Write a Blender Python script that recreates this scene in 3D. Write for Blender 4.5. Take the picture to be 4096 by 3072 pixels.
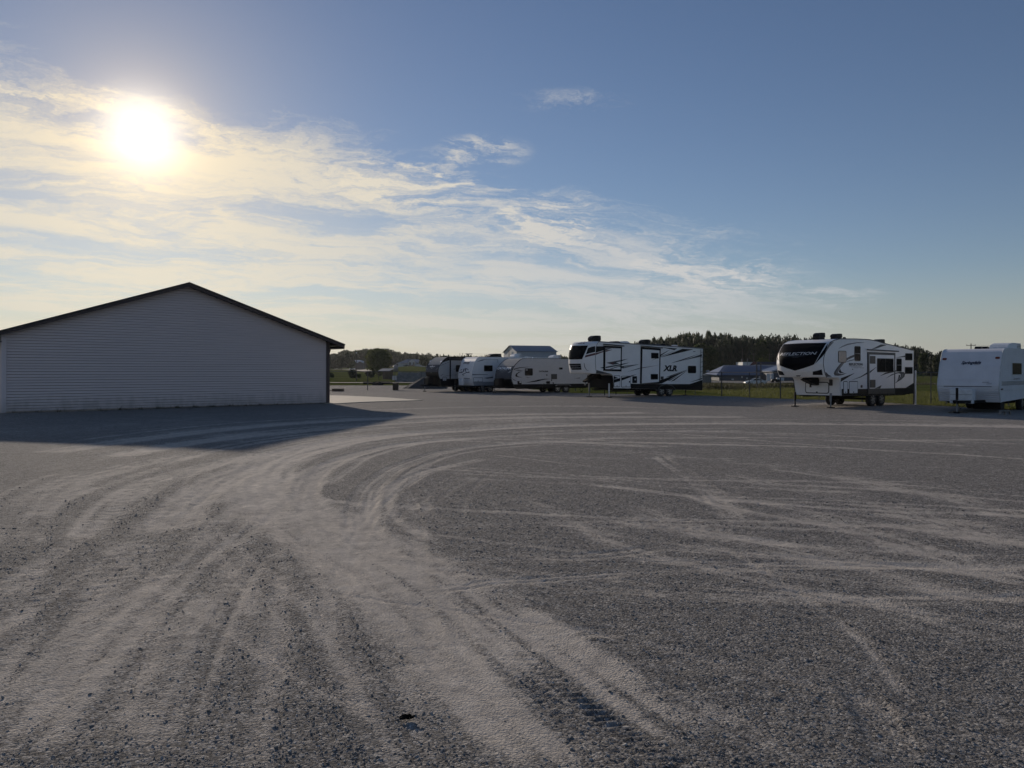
import bpy, bmesh, math, random
import numpy as np
from mathutils import Vector, Matrix
random.seed(7); rng = np.random.default_rng(7)
for o in list(bpy.data.objects): bpy.data.objects.remove(o, do_unlink=True)
SC = bpy.context.scene
COL = SC.collection

# ------------------------------------------------------------------ camera
F, H, HZ, CX = 3080.0, 1.83, 1486.0, 2048.0      # focal length in photo pixels, eye height, horizon row, centre column
cam_d = bpy.data.cameras.new('camera'); cam = bpy.data.objects.new('camera', cam_d); COL.objects.link(cam)
cam.location = (0, 0, H); cam.rotation_euler = (math.radians(90), 0, 0)
cam_d.sensor_fit = 'HORIZONTAL'; cam_d.sensor_width = 36.0; cam_d.lens = F/4096*36
cam_d.shift_y = -(1536-HZ)/4096
cam_d.clip_start = 0.1; cam_d.clip_end = 9000
SC.camera = cam

# ------------------------------------------------------------------ light
SUN_AZ = math.atan2(570-CX, F)                    # from +Y towards +X
SUN_EL = math.radians(15.0)
sun_d = bpy.data.lights.new('sun', 'SUN'); sun_d.energy = 3.1; sun_d.angle = math.radians(0.9); sun_d.color = (1.0, 0.87, 0.73)
sun = bpy.data.objects.new('sun', sun_d); COL.objects.link(sun)
sdir = Vector((math.sin(SUN_AZ)*math.cos(SUN_EL), math.cos(SUN_AZ)*math.cos(SUN_EL), math.sin(SUN_EL)))
sun.rotation_euler = sdir.to_track_quat('Z', 'Y').to_euler(); sun.location = (-40, 60, 60)
# centre of the glow round the sun as it shows through the thin cloud
gv = Vector(((570-CX)/F, 1.0, (HZ-530)/F)).normalized()

W = bpy.data.worlds.new('World'); SC.world = W; W.use_nodes = True
nt = W.node_tree; nt.nodes.clear()
def N(t, **k):
    n = nt.nodes.new(t)
    for a, b in k.items(): setattr(n, a, b)
    return n
def L(a, b): nt.links.new(a, b)
def M(op, a, b=None, c=None, clamp=False):
    n = N('ShaderNodeMath', operation=op); n.use_clamp = clamp
    for i, v in enumerate((a, b, c)):
        if v is None: continue
        if isinstance(v, (int, float)): n.inputs[i].default_value = v
        else: L(v, n.inputs[i])
    return n.outputs[0]
def SS(v, lo, hi):
    n = N('ShaderNodeMapRange', interpolation_type='SMOOTHSTEP'); L(v, n.inputs[0])
    n.inputs[1].default_value = lo; n.inputs[2].default_value = hi
    return n.outputs[0]
sky = N('ShaderNodeTexSky', sky_type='NISHITA'); sky.sun_disc = False
sky.sun_elevation = SUN_EL; sky.sun_rotation = SUN_AZ
sky.altitude = 0; sky.air_density = 1.0; sky.dust_density = 0.03; sky.ozone_density = 1.6
tint = N('ShaderNodeMix', data_type='RGBA', blend_type='MULTIPLY'); tint.inputs[0].default_value = 1.0
L(sky.outputs[0], tint.inputs[6]); tint.inputs[7].default_value = (0.90, 0.90, 1.04, 1)
bg_sky = N('ShaderNodeBackground'); L(tint.outputs[2], bg_sky.inputs[0]); bg_sky.inputs[1].default_value = 0.067
tc = N('ShaderNodeTexCoord'); D = tc.outputs['Generated']
sep = N('ShaderNodeSeparateXYZ'); L(D, sep.inputs[0]); dx, dy, dz = sep.outputs
zc = M('MAXIMUM', dz, 0.0)
# plane of the high cloud: direction / height, softened at the horizon
inv = M('DIVIDE', 1.0, M('ADD', zc, 0.13))
comb = N('ShaderNodeCombineXYZ'); L(M('MULTIPLY', dx, inv), comb.inputs[0]); L(M('MULTIPLY', dy, inv), comb.inputs[1])
mp = N('ShaderNodeMapping'); L(comb.outputs[0], mp.inputs[0])
mp.inputs['Rotation'].default_value = (0, 0, -math.radians(22))
def noise(src, scale_vec, scale, detail, rough, off=(0, 0, 0), dist=0.0, out='Fac'):
    m = N('ShaderNodeMapping'); L(src, m.inputs[0]); m.inputs['Scale'].default_value = scale_vec; m.inputs['Location'].default_value = off
    n = N('ShaderNodeTexNoise'); L(m.outputs[0], n.inputs['Vector']); n.inputs['Scale'].default_value = scale
    n.inputs['Detail'].default_value = detail; n.inputs['Roughness'].default_value = rough; n.inputs['Distortion'].default_value = dist
    return n.outputs[out]
def vop(op, a, b):
    n = N('ShaderNodeVectorMath', operation=op); L(a, n.inputs[0])
    if isinstance(b, tuple): n.inputs[1].default_value = b
    else: L(b, n.inputs[1])
    return n.outputs[0]
w1 = vop('MULTIPLY', vop('SUBTRACT', noise(mp.outputs[0], (1, 1, 1), 0.9, 2, 0.5, (5, 3, 0), out='Color'), (.5, .5, .5)), (1.2, 0.8, 0.0))
w2 = vop('MULTIPLY', vop('SUBTRACT', noise(mp.outputs[0], (1, 1, 1), 5.0, 5, 0.65, (1, 8, 0), out='Color'), (.5, .5, .5)), (0.42, 0.26, 0.0))
q = vop('ADD', vop('ADD', mp.outputs[0], w1), w2)
fibre = noise(q, (1.0, 2.4, 1), 1.7, 10, 0.66)              # long combed fibres
bank = noise(q, (0.75, 1.9, 1), 1.15, 4, 0.5, (3.1, 1.7, 0))   # broad banks and gaps
fine = noise(q, (2.2, 4.6, 1), 2.8, 10, 0.72, (7.3, 2.2, 0))   # frayed edges
G = M('SUBTRACT', M('SUBTRACT', dy, M('MULTIPLY', dx, 1.18)), M('MULTIPLY', dz, 4.55))   # >0 under the straight front of the cirrus sheet
edge = M('ADD', G, M('ADD', M('MULTIPLY', M('SUBTRACT', fibre, 0.5), 0.55), M('ADD', M('MULTIPLY', M('SUBTRACT', bank, 0.5), 0.55), M('MULTIPLY', M('SUBTRACT', fine, 0.5), 0.65))))
sheet = M('MULTIPLY', SS(edge, -0.20, 0.24), SS(M('SUBTRACT', M('MULTIPLY', dy, 0.44), M('ADD', dx, M('MULTIPLY', M('SUBTRACT', bank, 0.5), 0.5))), -0.10, 0.22))
body = M('ADD', M('MULTIPLY', fibre, 0.50), M('ADD', M('MULTIPLY', bank, 0.76), M('MULTIPLY', fine, 0.44)))
tex = SS(body, 0.72, 0.94)
deep = SS(G, 0.0, 0.45)
hz_fade = SS(dz, -0.01, 0.10)                          # the sheet melts into the haze near the horizon
dens = M('MULTIPLY', M('MULTIPLY', sheet, M('ADD', M('MULTIPLY', tex, M('SUBTRACT', 0.80, M('MULTIPLY', deep, 0.22))), M('ADD', M('MULTIPLY', deep, 0.16), 0.08))), M('ADD', M('MULTIPLY', hz_fade, 0.60), 0.40), clamp=True)
# stray wisps ahead of the front
def wisp(px, py, rx, ry, amp):
    c = Vector(((px-CX)/F, 1.0, (HZ-py)/F)).normalized()
    a = Vector((c.y, -c.x, 0)).normalized(); b = c.cross(a)*-1
    def dot(v):
        n = N('ShaderNodeVectorMath', operation='DOT_PRODUCT'); L(D, n.inputs[0]); n.inputs[1].default_value = v; return n.outputs['Value']
    da = M('DIVIDE', M('SUBTRACT', dot(a), a.dot(c)), rx/F); db = M('DIVIDE', M('SUBTRACT', dot(b), b.dot(c)), ry/F)
    r = M('ADD', M('MULTIPLY', da, da), M('MULTIPLY', db, db))
    front = SS(dot(c), 0.7, 0.8)
    return M('MULTIPLY', M('MULTIPLY', M('SUBTRACT', 1.0, SS(r, 0.0, 1.0)), front), M('MULTIPLY', SS(M('ADD', M('MULTIPLY', fine, 0.7), M('MULTIPLY', fibre, 0.4)), 0.50, 0.68), amp))
ws = None
for a in ((1930, 605, 220, 80, 1.0), (2290, 400, 300, 55, 0.45), (1640, 720, 360, 140, 0.6), (2190, 890, 260, 120, 0.9), (2640, 1080, 150, 70, 0.7), (2950, 1110, 240, 90, 0.6), (3350, 1190, 200, 60, 0.4)):
    w_ = wisp(*a); ws = w_ if ws is None else M('ADD', ws, w_)
dens = M('ADD', dens, M('MULTIPLY', ws, 0.8), clamp=True)
dens = M('MULTIPLY', dens, SS(dz, -0.01, 0.03))
# light in the cloud: forward scattering round the sun
dsun = N('ShaderNodeVectorMath', operation='DOT_PRODUCT'); L(D, dsun.inputs[0]); dsun.inputs[1].default_value = gv
cs = M('MAXIMUM', dsun.outputs['Value'], 0.0)
p12 = M('POWER', cs, 12.0)
ccol = N('ShaderNodeMix', data_type='RGBA'); L(p12, ccol.inputs[0])
ccol.inputs[6].default_value = (0.58, 0.585, 0.59, 1); ccol.inputs[7].default_value = (0.82, 0.73, 0.56, 1)
bg_cl = N('ShaderNodeBackground'); L(ccol.outputs[2], bg_cl.inputs[0]); bg_cl.inputs[1].default_value = 1.0
# haze low over the horizon, paler towards the sun
hcol = N('ShaderNodeMix', data_type='RGBA'); L(M('POWER', cs, 5.0), hcol.inputs[0])
hcol.inputs[6].default_value = (0.335, 0.355, 0.365, 1); hcol.inputs[7].default_value = (0.62, 0.565, 0.46, 1)
bg_hz = N('ShaderNodeBackground'); L(hcol.outputs[2], bg_hz.inputs[0]); bg_hz.inputs[1].default_value = 1.0
mixh = N('ShaderNodeMixShader'); L(M('MULTIPLY', M('SUBTRACT', 1.0, SS(dz, -0.02, 0.13)), 0.75), mixh.inputs[0]); L(bg_sky.outputs[0], mixh.inputs[1]); L(bg_hz.outputs[0], mixh.inputs[2])
mixs = N('ShaderNodeMixShader'); L(M('MULTIPLY', dens, 0.95), mixs.inputs[0]); L(mixh.outputs[0], mixs.inputs[1]); L(bg_cl.outputs[0], mixs.inputs[2])
# sun and aureole
blob = M('ADD', 0.2, M('MULTIPLY', M('ADD', fibre, bank), 0.8))
core = M('MULTIPLY', M('POWER', cs, 1500.0), M('MULTIPLY', blob, 0.78))
halo = M('ADD', M('MULTIPLY', M('POWER', cs, 420.0), 0.30), M('ADD', M('MULTIPLY', M('POWER', cs, 80.0), 0.17), M('MULTIPLY', M('POWER', cs, 16.0), 0.045)))
cc = N('ShaderNodeMix', data_type='RGBA', blend_type='MULTIPLY'); cc.inputs[0].default_value = 1.0
cv = N('ShaderNodeCombineColor'); [L(core, i) for i in cv.inputs[:3]]
L(cv.outputs[0], cc.inputs[6]); cc.inputs[7].default_value = (1.0, 0.93, 0.80, 1)
hh = N('ShaderNodeMix', data_type='RGBA', blend_type='MULTIPLY'); hh.inputs[0].default_value = 1.0
hv = N('ShaderNodeCombineColor'); [L(halo, i) for i in hv.inputs[:3]]
L(hv.outputs[0], hh.inputs[6]); hh.inputs[7].default_value = (1.0, 0.68, 0.24, 1)
ad = N('ShaderNodeMix', data_type='RGBA', blend_type='ADD'); ad.inputs[0].default_value = 1.0
L(cc.outputs[2], ad.inputs[6]); L(hh.outputs[2], ad.inputs[7])
bg_gl = N('ShaderNodeBackground'); L(ad.outputs[2], bg_gl.inputs[0]); bg_gl.inputs[1].default_value = 1.0
adds = N('ShaderNodeAddShader'); L(mixs.outputs[0], adds.inputs[0]); L(bg_gl.outputs[0], adds.inputs[1])
out = N('ShaderNodeOutputWorld'); L(adds.outputs[0], out.inputs[0])
W.cycles.sampling_method = 'MANUAL'; W.cycles.sample_map_resolution = 1024

SC.view_settings.view_transform = 'Standard'; SC.view_settings.look = 'None'
SC.view_settings.exposure = 0.0; SC.view_settings.gamma = 1.0; SC.view_settings.use_curve_mapping = False
SC.cycles.use_denoising = True
SC.cycles.max_bounces = 6; SC.cycles.transparent_max_bounces = 8

# ------------------------------------------------------------------ materials
MATS = {}
def mat(name, col, rough=0.6, metal=0.0, var=0.12, scale=6.0, bump=0.0, bscale=40.0, trans=0.0, spec=0.5, coat=0.0, stretch=None, col2=None, coords='Object'):
    if name in MATS: return MATS[name]
    m = bpy.data.materials.new(name); m.use_nodes = True; t = m.node_tree; t.nodes.clear()
    n = t.nodes.new; k = t.links.new
    o = n('ShaderNodeOutputMaterial'); p = n('ShaderNodeBsdfPrincipled')
    p.inputs['Roughness'].default_value = rough; p.inputs['Metallic'].default_value = metal
    p.inputs['Specular IOR Level'].default_value = spec; p.inputs['Coat Weight'].default_value = coat
    tcn = n('ShaderNodeTexCoord'); mpn = n('ShaderNodeMapping'); k(tcn.outputs[coords], mpn.inputs[0])
    if stretch: mpn.inputs['Scale'].default_value = stretch
    nz = n('ShaderNodeTexNoise'); k(mpn.outputs[0], nz.inputs['Vector']); nz.inputs['Scale'].default_value = scale; nz.inputs['Detail'].default_value = 5; nz.inputs['Roughness'].default_value = 0.6
    rp = n('ShaderNodeValToRGB'); k(nz.outputs['Fac'], rp.inputs[0])
    rp.color_ramp.elements[0].position = 0.3; rp.color_ramp.elements[1].position = 0.7
    c2 = col2 or tuple(min(1, c*(1+var)) for c in col); c1 = tuple(c*(1-var) for c in col) if not col2 else col
    rp.color_ramp.elements[0].color = (*c1, 1); rp.color_ramp.elements[1].color = (*c2, 1)
    k(rp.outputs[0], p.inputs['Base Color'])
    rr = n('ShaderNodeMapRange'); k(nz.outputs['Fac'], rr.inputs[0]); rr.inputs[3].default_value = max(0.02, rough-0.08); rr.inputs[4].default_value = min(1, rough+0.08); k(rr.outputs[0], p.inputs['Roughness'])
    if bump:
        b2 = n('ShaderNodeTexNoise'); k(mpn.outputs[0], b2.inputs['Vector']); b2.inputs['Scale'].default_value = bscale; b2.inputs['Detail'].default_value = 6
        bp = n('ShaderNodeBump'); k(b2.outputs['Fac'], bp.inputs['Height']); bp.inputs['Distance'].default_value = bump; bp.inputs['Strength'].default_value = 1.0
        k(bp.outputs[0], p.inputs['Normal'])
    if trans:
        tr = n('ShaderNodeBsdfTranslucent'); k(rp.outputs[0], tr.inputs[0]); mx = n('ShaderNodeMixShader'); mx.inputs[0].default_value = trans
        k(p.outputs[0], mx.inputs[1]); k(tr.outputs[0], mx.inputs[2]); k(mx.outputs[0], o.inputs[0])
    else: k(p.outputs[0], o.inputs[0])
    MATS[name] = m; return m
def leafmat(name, a, b, trans=0.35):
    return mat(name, a, 0.6, 0, col2=b, scale=0.6, trans=trans, spec=0.25)

m_white = mat('white gelcoat', (0.82, 0.81, 0.80), 0.42, var=0.05, scale=1.2, spec=0.3)
m_white2 = mat('aged white aluminium', (0.72, 0.72, 0.745), 0.5, var=0.07, scale=1.5, spec=0.3)
m_cream = mat('pale grey siding', (0.46, 0.47, 0.48), 0.6, var=0.05, scale=2, spec=0.2)
m_greyc = mat('grey fibreglass', (0.30, 0.31, 0.33), 0.4, var=0.06, scale=2)
m_black = mat('black gloss', (0.010, 0.010, 0.012), 0.35, var=0.2, spec=0.12)
m_navy = mat('navy vinyl', (0.02, 0.028, 0.06), 0.4)
m_dgrey = mat('charcoal vinyl', (0.045, 0.047, 0.05), 0.45)
m_mgrey = mat('mid grey vinyl', (0.16, 0.16, 0.165), 0.45)
m_maroon = mat('maroon vinyl', (0.10, 0.03, 0.032), 0.45)
m_silver = mat('silver vinyl', (0.55, 0.55, 0.55), 0.35)
m_glass = mat('tinted window glass', (0.008, 0.009, 0.011), 0.22, var=0.3, scale=1, spec=0.05)
m_frame = mat('black window frame', (0.02, 0.02, 0.021), 0.4)
m_wframe = mat('white window frame', (0.62, 0.64, 0.64), 0.4)
m_chassis = mat('black chassis steel', (0.010, 0.010, 0.011), 0.6, var=0.3, spec=0.15)
m_tyre = mat('tyre rubber', (0.018, 0.018, 0.018), 0.85, var=0.2)
m_rim = mat('alloy rim', (0.42, 0.42, 0.43), 0.35, metal=0.8)
m_galv = mat('galvanised steel', (0.22, 0.225, 0.23), 0.6, metal=0.3, var=0.15)
m_fence = mat('dull fence steel', (0.075, 0.08, 0.085), 0.65, var=0.15, spec=0.2)
m_bluepost = mat('dull blue steel', (0.05, 0.07, 0.10), 0.5)
m_lampred = mat('amber marker lens', (0.20, 0.05, 0.03), 0.25)
m_chrome = mat('chrome', (0.7, 0.7, 0.7), 0.15, metal=1.0)
m_ac = mat('black plastic shroud', (0.010, 0.010, 0.011), 0.45, var=0.2, spec=0.2)
m_acw = mat('white plastic shroud', (0.68, 0.70, 0.72), 0.4)
m_conc = mat('concrete', (0.46, 0.41, 0.325), 0.85, var=0.12, scale=1.2, bump=0.003, bscale=30)
m_block = mat('cinder block', (0.25, 0.24, 0.225), 0.9, bump=0.004)
m_wood = mat('weathered timber', (0.12, 0.095, 0.07), 0.8, var=0.3, scale=3, stretch=(1, 8, 8), bump=0.003)
m_poleW = mat('utility pole timber', (0.10, 0.085, 0.07), 0.85, var=0.25)

# ------------------------------------------------------------------ helpers
def tag(o, label, cat, group=None):
    o['label'] = label; o['category'] = cat
    if group: o['group'] = group
    return o
def kind(o, k): o['kind'] = k; return o
def link(name, me, m=None, parent=None, smooth=False):
    if m is not None and not me.materials: me.materials.append(m)
    if smooth: me.polygons.foreach_set('use_smooth', np.ones(len(me.polygons), dtype=bool))
    o = bpy.data.objects.new(name, me); COL.objects.link(o)
    if parent is not None: o.parent = parent
    return o
def empty(name, loc=(0, 0, 0), rz=0.0):
    o = bpy.data.objects.new(name, None); COL.objects.link(o); o.location = loc; o.rotation_euler = (0, 0, rz); o.empty_display_size = 0.3
    return o
def from_bm(bm, name='m'):
    me = bpy.data.meshes.new(name); bm.normal_update(); bm.to_mesh(me); bm.free(); return me
def pyd(v, f, name='m'):
    me = bpy.data.meshes.new(name); me.from_pydata([tuple(p) for p in v], [], f); me.update(); return me
def npmesh(v, faces, nper, name='m'):
    """v (n,3), faces (k,nper)"""
    me = bpy.data.meshes.new(name); v = np.asarray(v, np.float32); f = np.asarray(faces, np.int32)
    me.vertices.add(len(v)); me.vertices.foreach_set('co', v.ravel())
    me.loops.add(f.size); me.loops.foreach_set('vertex_index', f.ravel())
    me.polygons.add(len(f)); me.polygons.foreach_set('loop_start', np.arange(0, f.size, nper, dtype=np.int32))
    me.update(calc_edges=True); return me
def box_bm(bm, c, s, rot=None, bev=0.0):
    r = bmesh.ops.create_cube(bm, size=1.0); vs = r['verts']
    for v in vs:
        p = Vector((v.co.x*s[0], v.co.y*s[1], v.co.z*s[2]))
        if rot is not None: p = rot @ p
        v.co = p + Vector(c)
    if bev:
        es = list({e for v in vs for e in v.link_edges})
        bmesh.ops.bevel(bm, geom=es, offset=bev, segments=2, affect='EDGES', profile=0.6)
def box(name, c, s, m, parent=None, bev=0.0, rot=None):
    bm = bmesh.new(); box_bm(bm, c, s, rot, bev); return link(name, from_bm(bm), m, parent)
def tube_bm(bm, a, b, r, seg=8, r2=None):
    a = Vector(a); b = Vector(b); d = b-a; ln = d.length
    if ln < 1e-6: return
    q = d.to_track_quat('Z', 'Y').to_matrix().to_4x4(); mt = Matrix.Translation((a+b)/2) @ q
    bmesh.ops.create_cone(bm, cap_ends=True, segments=seg, radius1=r, radius2=r if r2 is None else r2, depth=ln, matrix=mt)
def tube(name, a, b, r, m, parent=None, seg=8, r2=None):
    bm = bmesh.new(); tube_bm(bm, a, b, r, seg, r2); return link(name, from_bm(bm), m, parent)
def prism(bm, poly, y0, y1):
    """closed (x,z) polygon extruded from y0 to y1"""
    a = [bm.verts.new((p[0], y0, p[1])) for p in poly]; b = [bm.verts.new((p[0], y1, p[1])) for p in poly]
    n = len(poly)
    bm.faces.new(a); bm.faces.new(b[::-1])
    for i in range(n): bm.faces.new((a[i], b[i], b[(i+1) % n], a[(i+1) % n]))
    bmesh.ops.recalc_face_normals(bm, faces=bm.faces[:])
    big = [f for f in bm.faces if len(f.verts) > 4]
    if big: bmesh.ops.triangulate(bm, faces=big)
def area2(poly):
    return sum(poly[i][0]*poly[(i+1) % len(poly)][1]-poly[(i+1) % len(poly)][0]*poly[i][1] for i in range(len(poly)))
def rrect(x0, z0, x1, z1, r, n=4):
    if x0 > x1: x0, x1 = x1, x0
    if z0 > z1: z0, z1 = z1, z0
    r = min(r, (x1-x0)/2.01, (z1-z0)/2.01); out_ = []
    for cx_, cz_, a0 in ((x1-r, z1-r, 0), (x0+r, z1-r, 90), (x0+r, z0+r, 180), (x1-r, z0+r, 270)):
        for i in range(n+1):
            a = math.radians(a0+90*i/n); out_.append((cx_+r*math.cos(a), cz_+r*math.sin(a)))
    return out_
def text_mesh(s, shear=0.0, fat=0.0, space=1.0):
    """flat letters scaled to 0..1 in x and 0..1 in y (bounding box)"""
    c = bpy.data.curves.new('t', 'FONT'); c.body = s; c.shear = shear; c.offset = fat; c.space_character = space; c.resolution_u = 3; c.fill_mode = 'FRONT'
    o = bpy.data.objects.new('t', c); COL.objects.link(o)
    dg = bpy.context.evaluated_depsgraph_get(); me = bpy.data.meshes.new_from_object(o.evaluated_get(dg))
    bpy.data.objects.remove(o); bpy.data.curves.remove(c)
    bm = bmesh.new(); bm.from_mesh(me); bpy.data.meshes.remove(me)
    xs = [v.co.x for v in bm.verts]; ys = [v.co.y for v in bm.verts]
    for v in bm.verts: v.co = ((v.co.x-min(xs))/(max(xs)-min(xs)), (v.co.y-min(ys))/(max(ys)-min(ys)), 0)
    return bm
def P(px, py, d): return Vector(((px-CX)/F*d, d, H+(HZ-py)/F*d))
def gpt(px, py): d = F*H/(py-HZ); return ((px-CX)/F*d, d)
def Zf(x0, y0, s): return lambda pts: [(x0+x*s, y0+y*s) for x, y in pts]
ZA = Zf(1680, 1380, .28029); ZB = Zf(2220, 1320, .28029); ZC = Zf(2240, 1330, .16271); ZD = Zf(3060, 1310, .28933); ZE = Zf(3080, 1320, .19894)
ZF = Zf(3620, 1330, .22306); ZG = Zf(3860, 1420, .15671); ZH = Zf(1680, 1400, .11455); ZI = Zf(1960, 1420, .15371); ZJ = Zf(1310, 1380, .1326)
ZK = Zf(1520, 1380, .12055); ZL = Zf(2780, 1320, .18083); ZM = Zf(2960, 1400, .10247); ZN = Zf(1300, 1340, .27125)
# ------------------------------------------------------------------ terrain
def sstep(a, b, v): t = np.clip((np.asarray(v, float)-a)/(b-a), 0, 1); return t*t*(3-2*t)
_lat = rng.random((256, 256))
def vnoise(x, y):
    x = np.asarray(x, float); y = np.asarray(y, float)
    xi = np.floor(x).astype(int); yi = np.floor(y).astype(int); fx = x-xi; fy = y-yi
    fx = fx*fx*(3-2*fx); fy = fy*fy*(3-2*fy)
    a = _lat[xi & 255, yi & 255]; b = _lat[(xi+1) & 255, yi & 255]; c = _lat[xi & 255, (yi+1) & 255]; d = _lat[(xi+1) & 255, (yi+1) & 255]
    return (a*(1-fx)+b*fx)*(1-fy)+(c*(1-fx)+d*fx)*fy
def fbm2(x, y, o=4, g=0.5):
    s = 0; a = 1; t = 0
    for i in range(o): s = s+a*vnoise(x*2**i+17.3*i, y*2**i+9.1*i); t += a; a *= g
    return s/t
# height of the land by bearing (photo column on the horizon) and distance
T_COL = [1300, 1450, 1640, 1900, 2500, 3000, 3700, 4400]
T_D = [0, 85, 110, 135, 165, 200, 250, 300, 400, 570, 700, 1000, 2000, 9000]
_l = [0, 0, -.1, -.05, .05, .1, .3, .7, 1.6, 3.0, 3.6, 6, 14, 20]
_m = [0, 0, -.1, -.05, .05, .2, .6, 1.5, 3.2, 6.1, 7.0, 9, 14, 20]
_c = [0, 0, -.1, -.2, -.3, -.2, .2, .7, 1.6, 3.0, 3.6, 6, 14, 20]
_r = [0, -.1, -.4, -.85, -1.2, -1.15, -.9, 0, 5, 12, 15, 18, 20, 20]
_r2 = [0, -.1, -.35, -.6, -.7, -.5, -.1, .5, 4, 9, 11, 13, 16, 20]
T_Z = np.array([_l, _l, _m, _c, [.5*a+.5*b for a, b in zip(_c, _r)], _r, _r2, _r2])
def land(x, y):
    x = np.asarray(x, float); y = np.asarray(y, float)
    d = np.hypot(x, y)*np.cos(np.arctan2(x, np.maximum(y, 1e-3))); d = np.maximum(y, 0.0)
    col = np.clip(CX+F*x/np.maximum(y, 1.0), T_COL[0], T_COL[-1])
    ci = np.clip(np.searchsorted(T_COL, col)-1, 0, len(T_COL)-2); cf = (col-np.array(T_COL)[ci])/(np.array(T_COL)[ci+1]-np.array(T_COL)[ci])
    di = np.clip(np.searchsorted(T_D, d)-1, 0, len(T_D)-2); df = np.clip((d-np.array(T_D)[di])/(np.array(T_D)[di+1]-np.array(T_D)[di]), 0, 1)
    a = T_Z[ci, di]*(1-df)+T_Z[ci, di+1]*df; b = T_Z[ci+1, di]*(1-df)+T_Z[ci+1, di+1]*df
    return a*(1-cf)+b*cf
def landz(x, y): return float(land(x, y))
def on_land(px, d): x = (px-CX)/F*d; return Vector((x, d, landz(x, d)))
def hit(px, py):
    for d in np.concatenate([np.arange(60, 400, 1.0), np.arange(400, 2500, 8.0)]):
        p = P(px, py, d)
        if p.z <= landz(p.x, p.y): return p
    return P(px, py, 2400)
def inpoly(x, y, poly):
    r = np.zeros(x.shape, bool); n = len(poly)
    for i in range(n):
        x0, y0 = poly[i]; x1, y1 = poly[(i+1) % n]
        if y0 == y1: continue
        c = ((y0 > y) != (y1 > y)) & (x < (x1-x0)*(y-y0)/(y1-y0)+x0); r ^= c
    return r
LOT = [(-75, -14), (-75, 101), (-12, 101), (-4, 98), (1, 86), (3.5, 72), (5.5, 65.5), (12.2, 61.2), (15.0, 58.2), (17.6, 52.5), (20.3, 47.3), (22.2, 43.6), (23.2, 40.8), (24.4, 36.6), (27.8, 28), (33, 16), (39, 0), (43, -14)]

def graded(lo, hi, base, c, grow, start):
    out_ = [c]
    for sgn, lim in ((1, hi), (-1, lo)):
        v = c; 
        while sgn*(lim-v) > 0:
            v += sgn*max(base, grow*max(0, abs(v-c)-start)+base); out_.append(v)
    return np.array(sorted(out_))
def grid_faces(nx, ny):
    i = np.arange(nx-1); j = np.arange(ny-1); I, J = np.meshgrid(i, j, indexing='ij'); a = (I*ny+J).ravel()
    return np.stack([a, a+ny, a+ny+1, a+1], 1)

# broad land: grass sheet to the horizon
gx = graded(-1500, 1500, 1.5, 0, 0.07, 25); gy = graded(-300, 2600, 1.6, 60, 0.06, 40)
GX, GY = np.meshgrid(gx, gy, indexing='ij'); GZ = land(GX, GY)-0.07+0.10*(fbm2(GX/9, GY/9)-0.5)*sstep(60, 110, GY)*2
inner = inpoly(GX, GY, LOT); GZ = np.where(inner, np.minimum(GZ, -0.12), GZ)
gm = bpy.data.materials.new('meadow grass'); gm.use_nodes = True; t = gm.node_tree
pn = t.nodes['Principled BSDF']; pn.inputs['Roughness'].default_value = 0.9; pn.inputs['Specular IOR Level'].default_value = 0.0
tcn = t.nodes.new('ShaderNodeTexCoord')
def nz(scale, detail=5, rough=0.6, loc=(0, 0, 0), sc=(1, 1, 1)):
    mm = t.nodes.new('ShaderNodeMapping'); t.links.new(tcn.outputs['Object'], mm.inputs[0]); mm.inputs['Location'].default_value = loc; mm.inputs['Scale'].default_value = sc
    q = t.nodes.new('ShaderNodeTexNoise'); t.links.new(mm.outputs[0], q.inputs['Vector']); q.inputs['Scale'].default_value = scale; q.inputs['Detail'].default_value = detail; q.inputs['Roughness'].default_value = rough
    return q.outputs['Fac']
def ramp(f, stops):
    r = t.nodes.new('ShaderNodeValToRGB'); t.links.new(f, r.inputs[0])
    while len(r.color_ramp.elements) < len(stops): r.color_ramp.elements.new(0.5)
    for e, (p, c) in zip(r.color_ramp.elements, stops): e.position = p; e.color = (*c, 1)
    return r.outputs[0]
def mixc(f, a, b, mode='MIX'):
    q = t.nodes.new('ShaderNodeMix'); q.data_type = 'RGBA'; q.blend_type = mode
    for i, v in ((0, f), (6, a), (7, b)):
        if hasattr(v, 'links'): t.links.new(v, q.inputs[i])
        else: q.inputs[i].default_value = v if i == 0 else (*v, 1)
    return q.outputs[2]
ga = ramp(nz(0.05, 4), [(0.35, (0.075, 0.092, 0.028)), (0.5, (0.105, 0.122, 0.036)), (0.68, (0.125, 0.125, 0.05))])
gb = ramp(nz(2.5, 6, 0.7, (3, 1, 0)), [(0.3, (0.45, 0.45, 0.45)), (0.7, (1.25, 1.25, 1.2))])
t.links.new(mixc(1.0, ga, gb, 'MULTIPLY'), pn.inputs['Base Color'])
bp = t.nodes.new('ShaderNodeBump'); t.links.new(nz(6, 6, 0.7), bp.inputs['Height']); bp.inputs['Distance'].default_value = 0.12; t.links.new(bp.outputs[0], pn.inputs['Normal'])
ground = kind(link('ground', npmesh(np.stack([GX, GY, GZ], -1).reshape(-1, 3), grid_faces(len(gx), len(gy)), 4, 'ground'), gm, smooth=True), 'structure')

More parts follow.
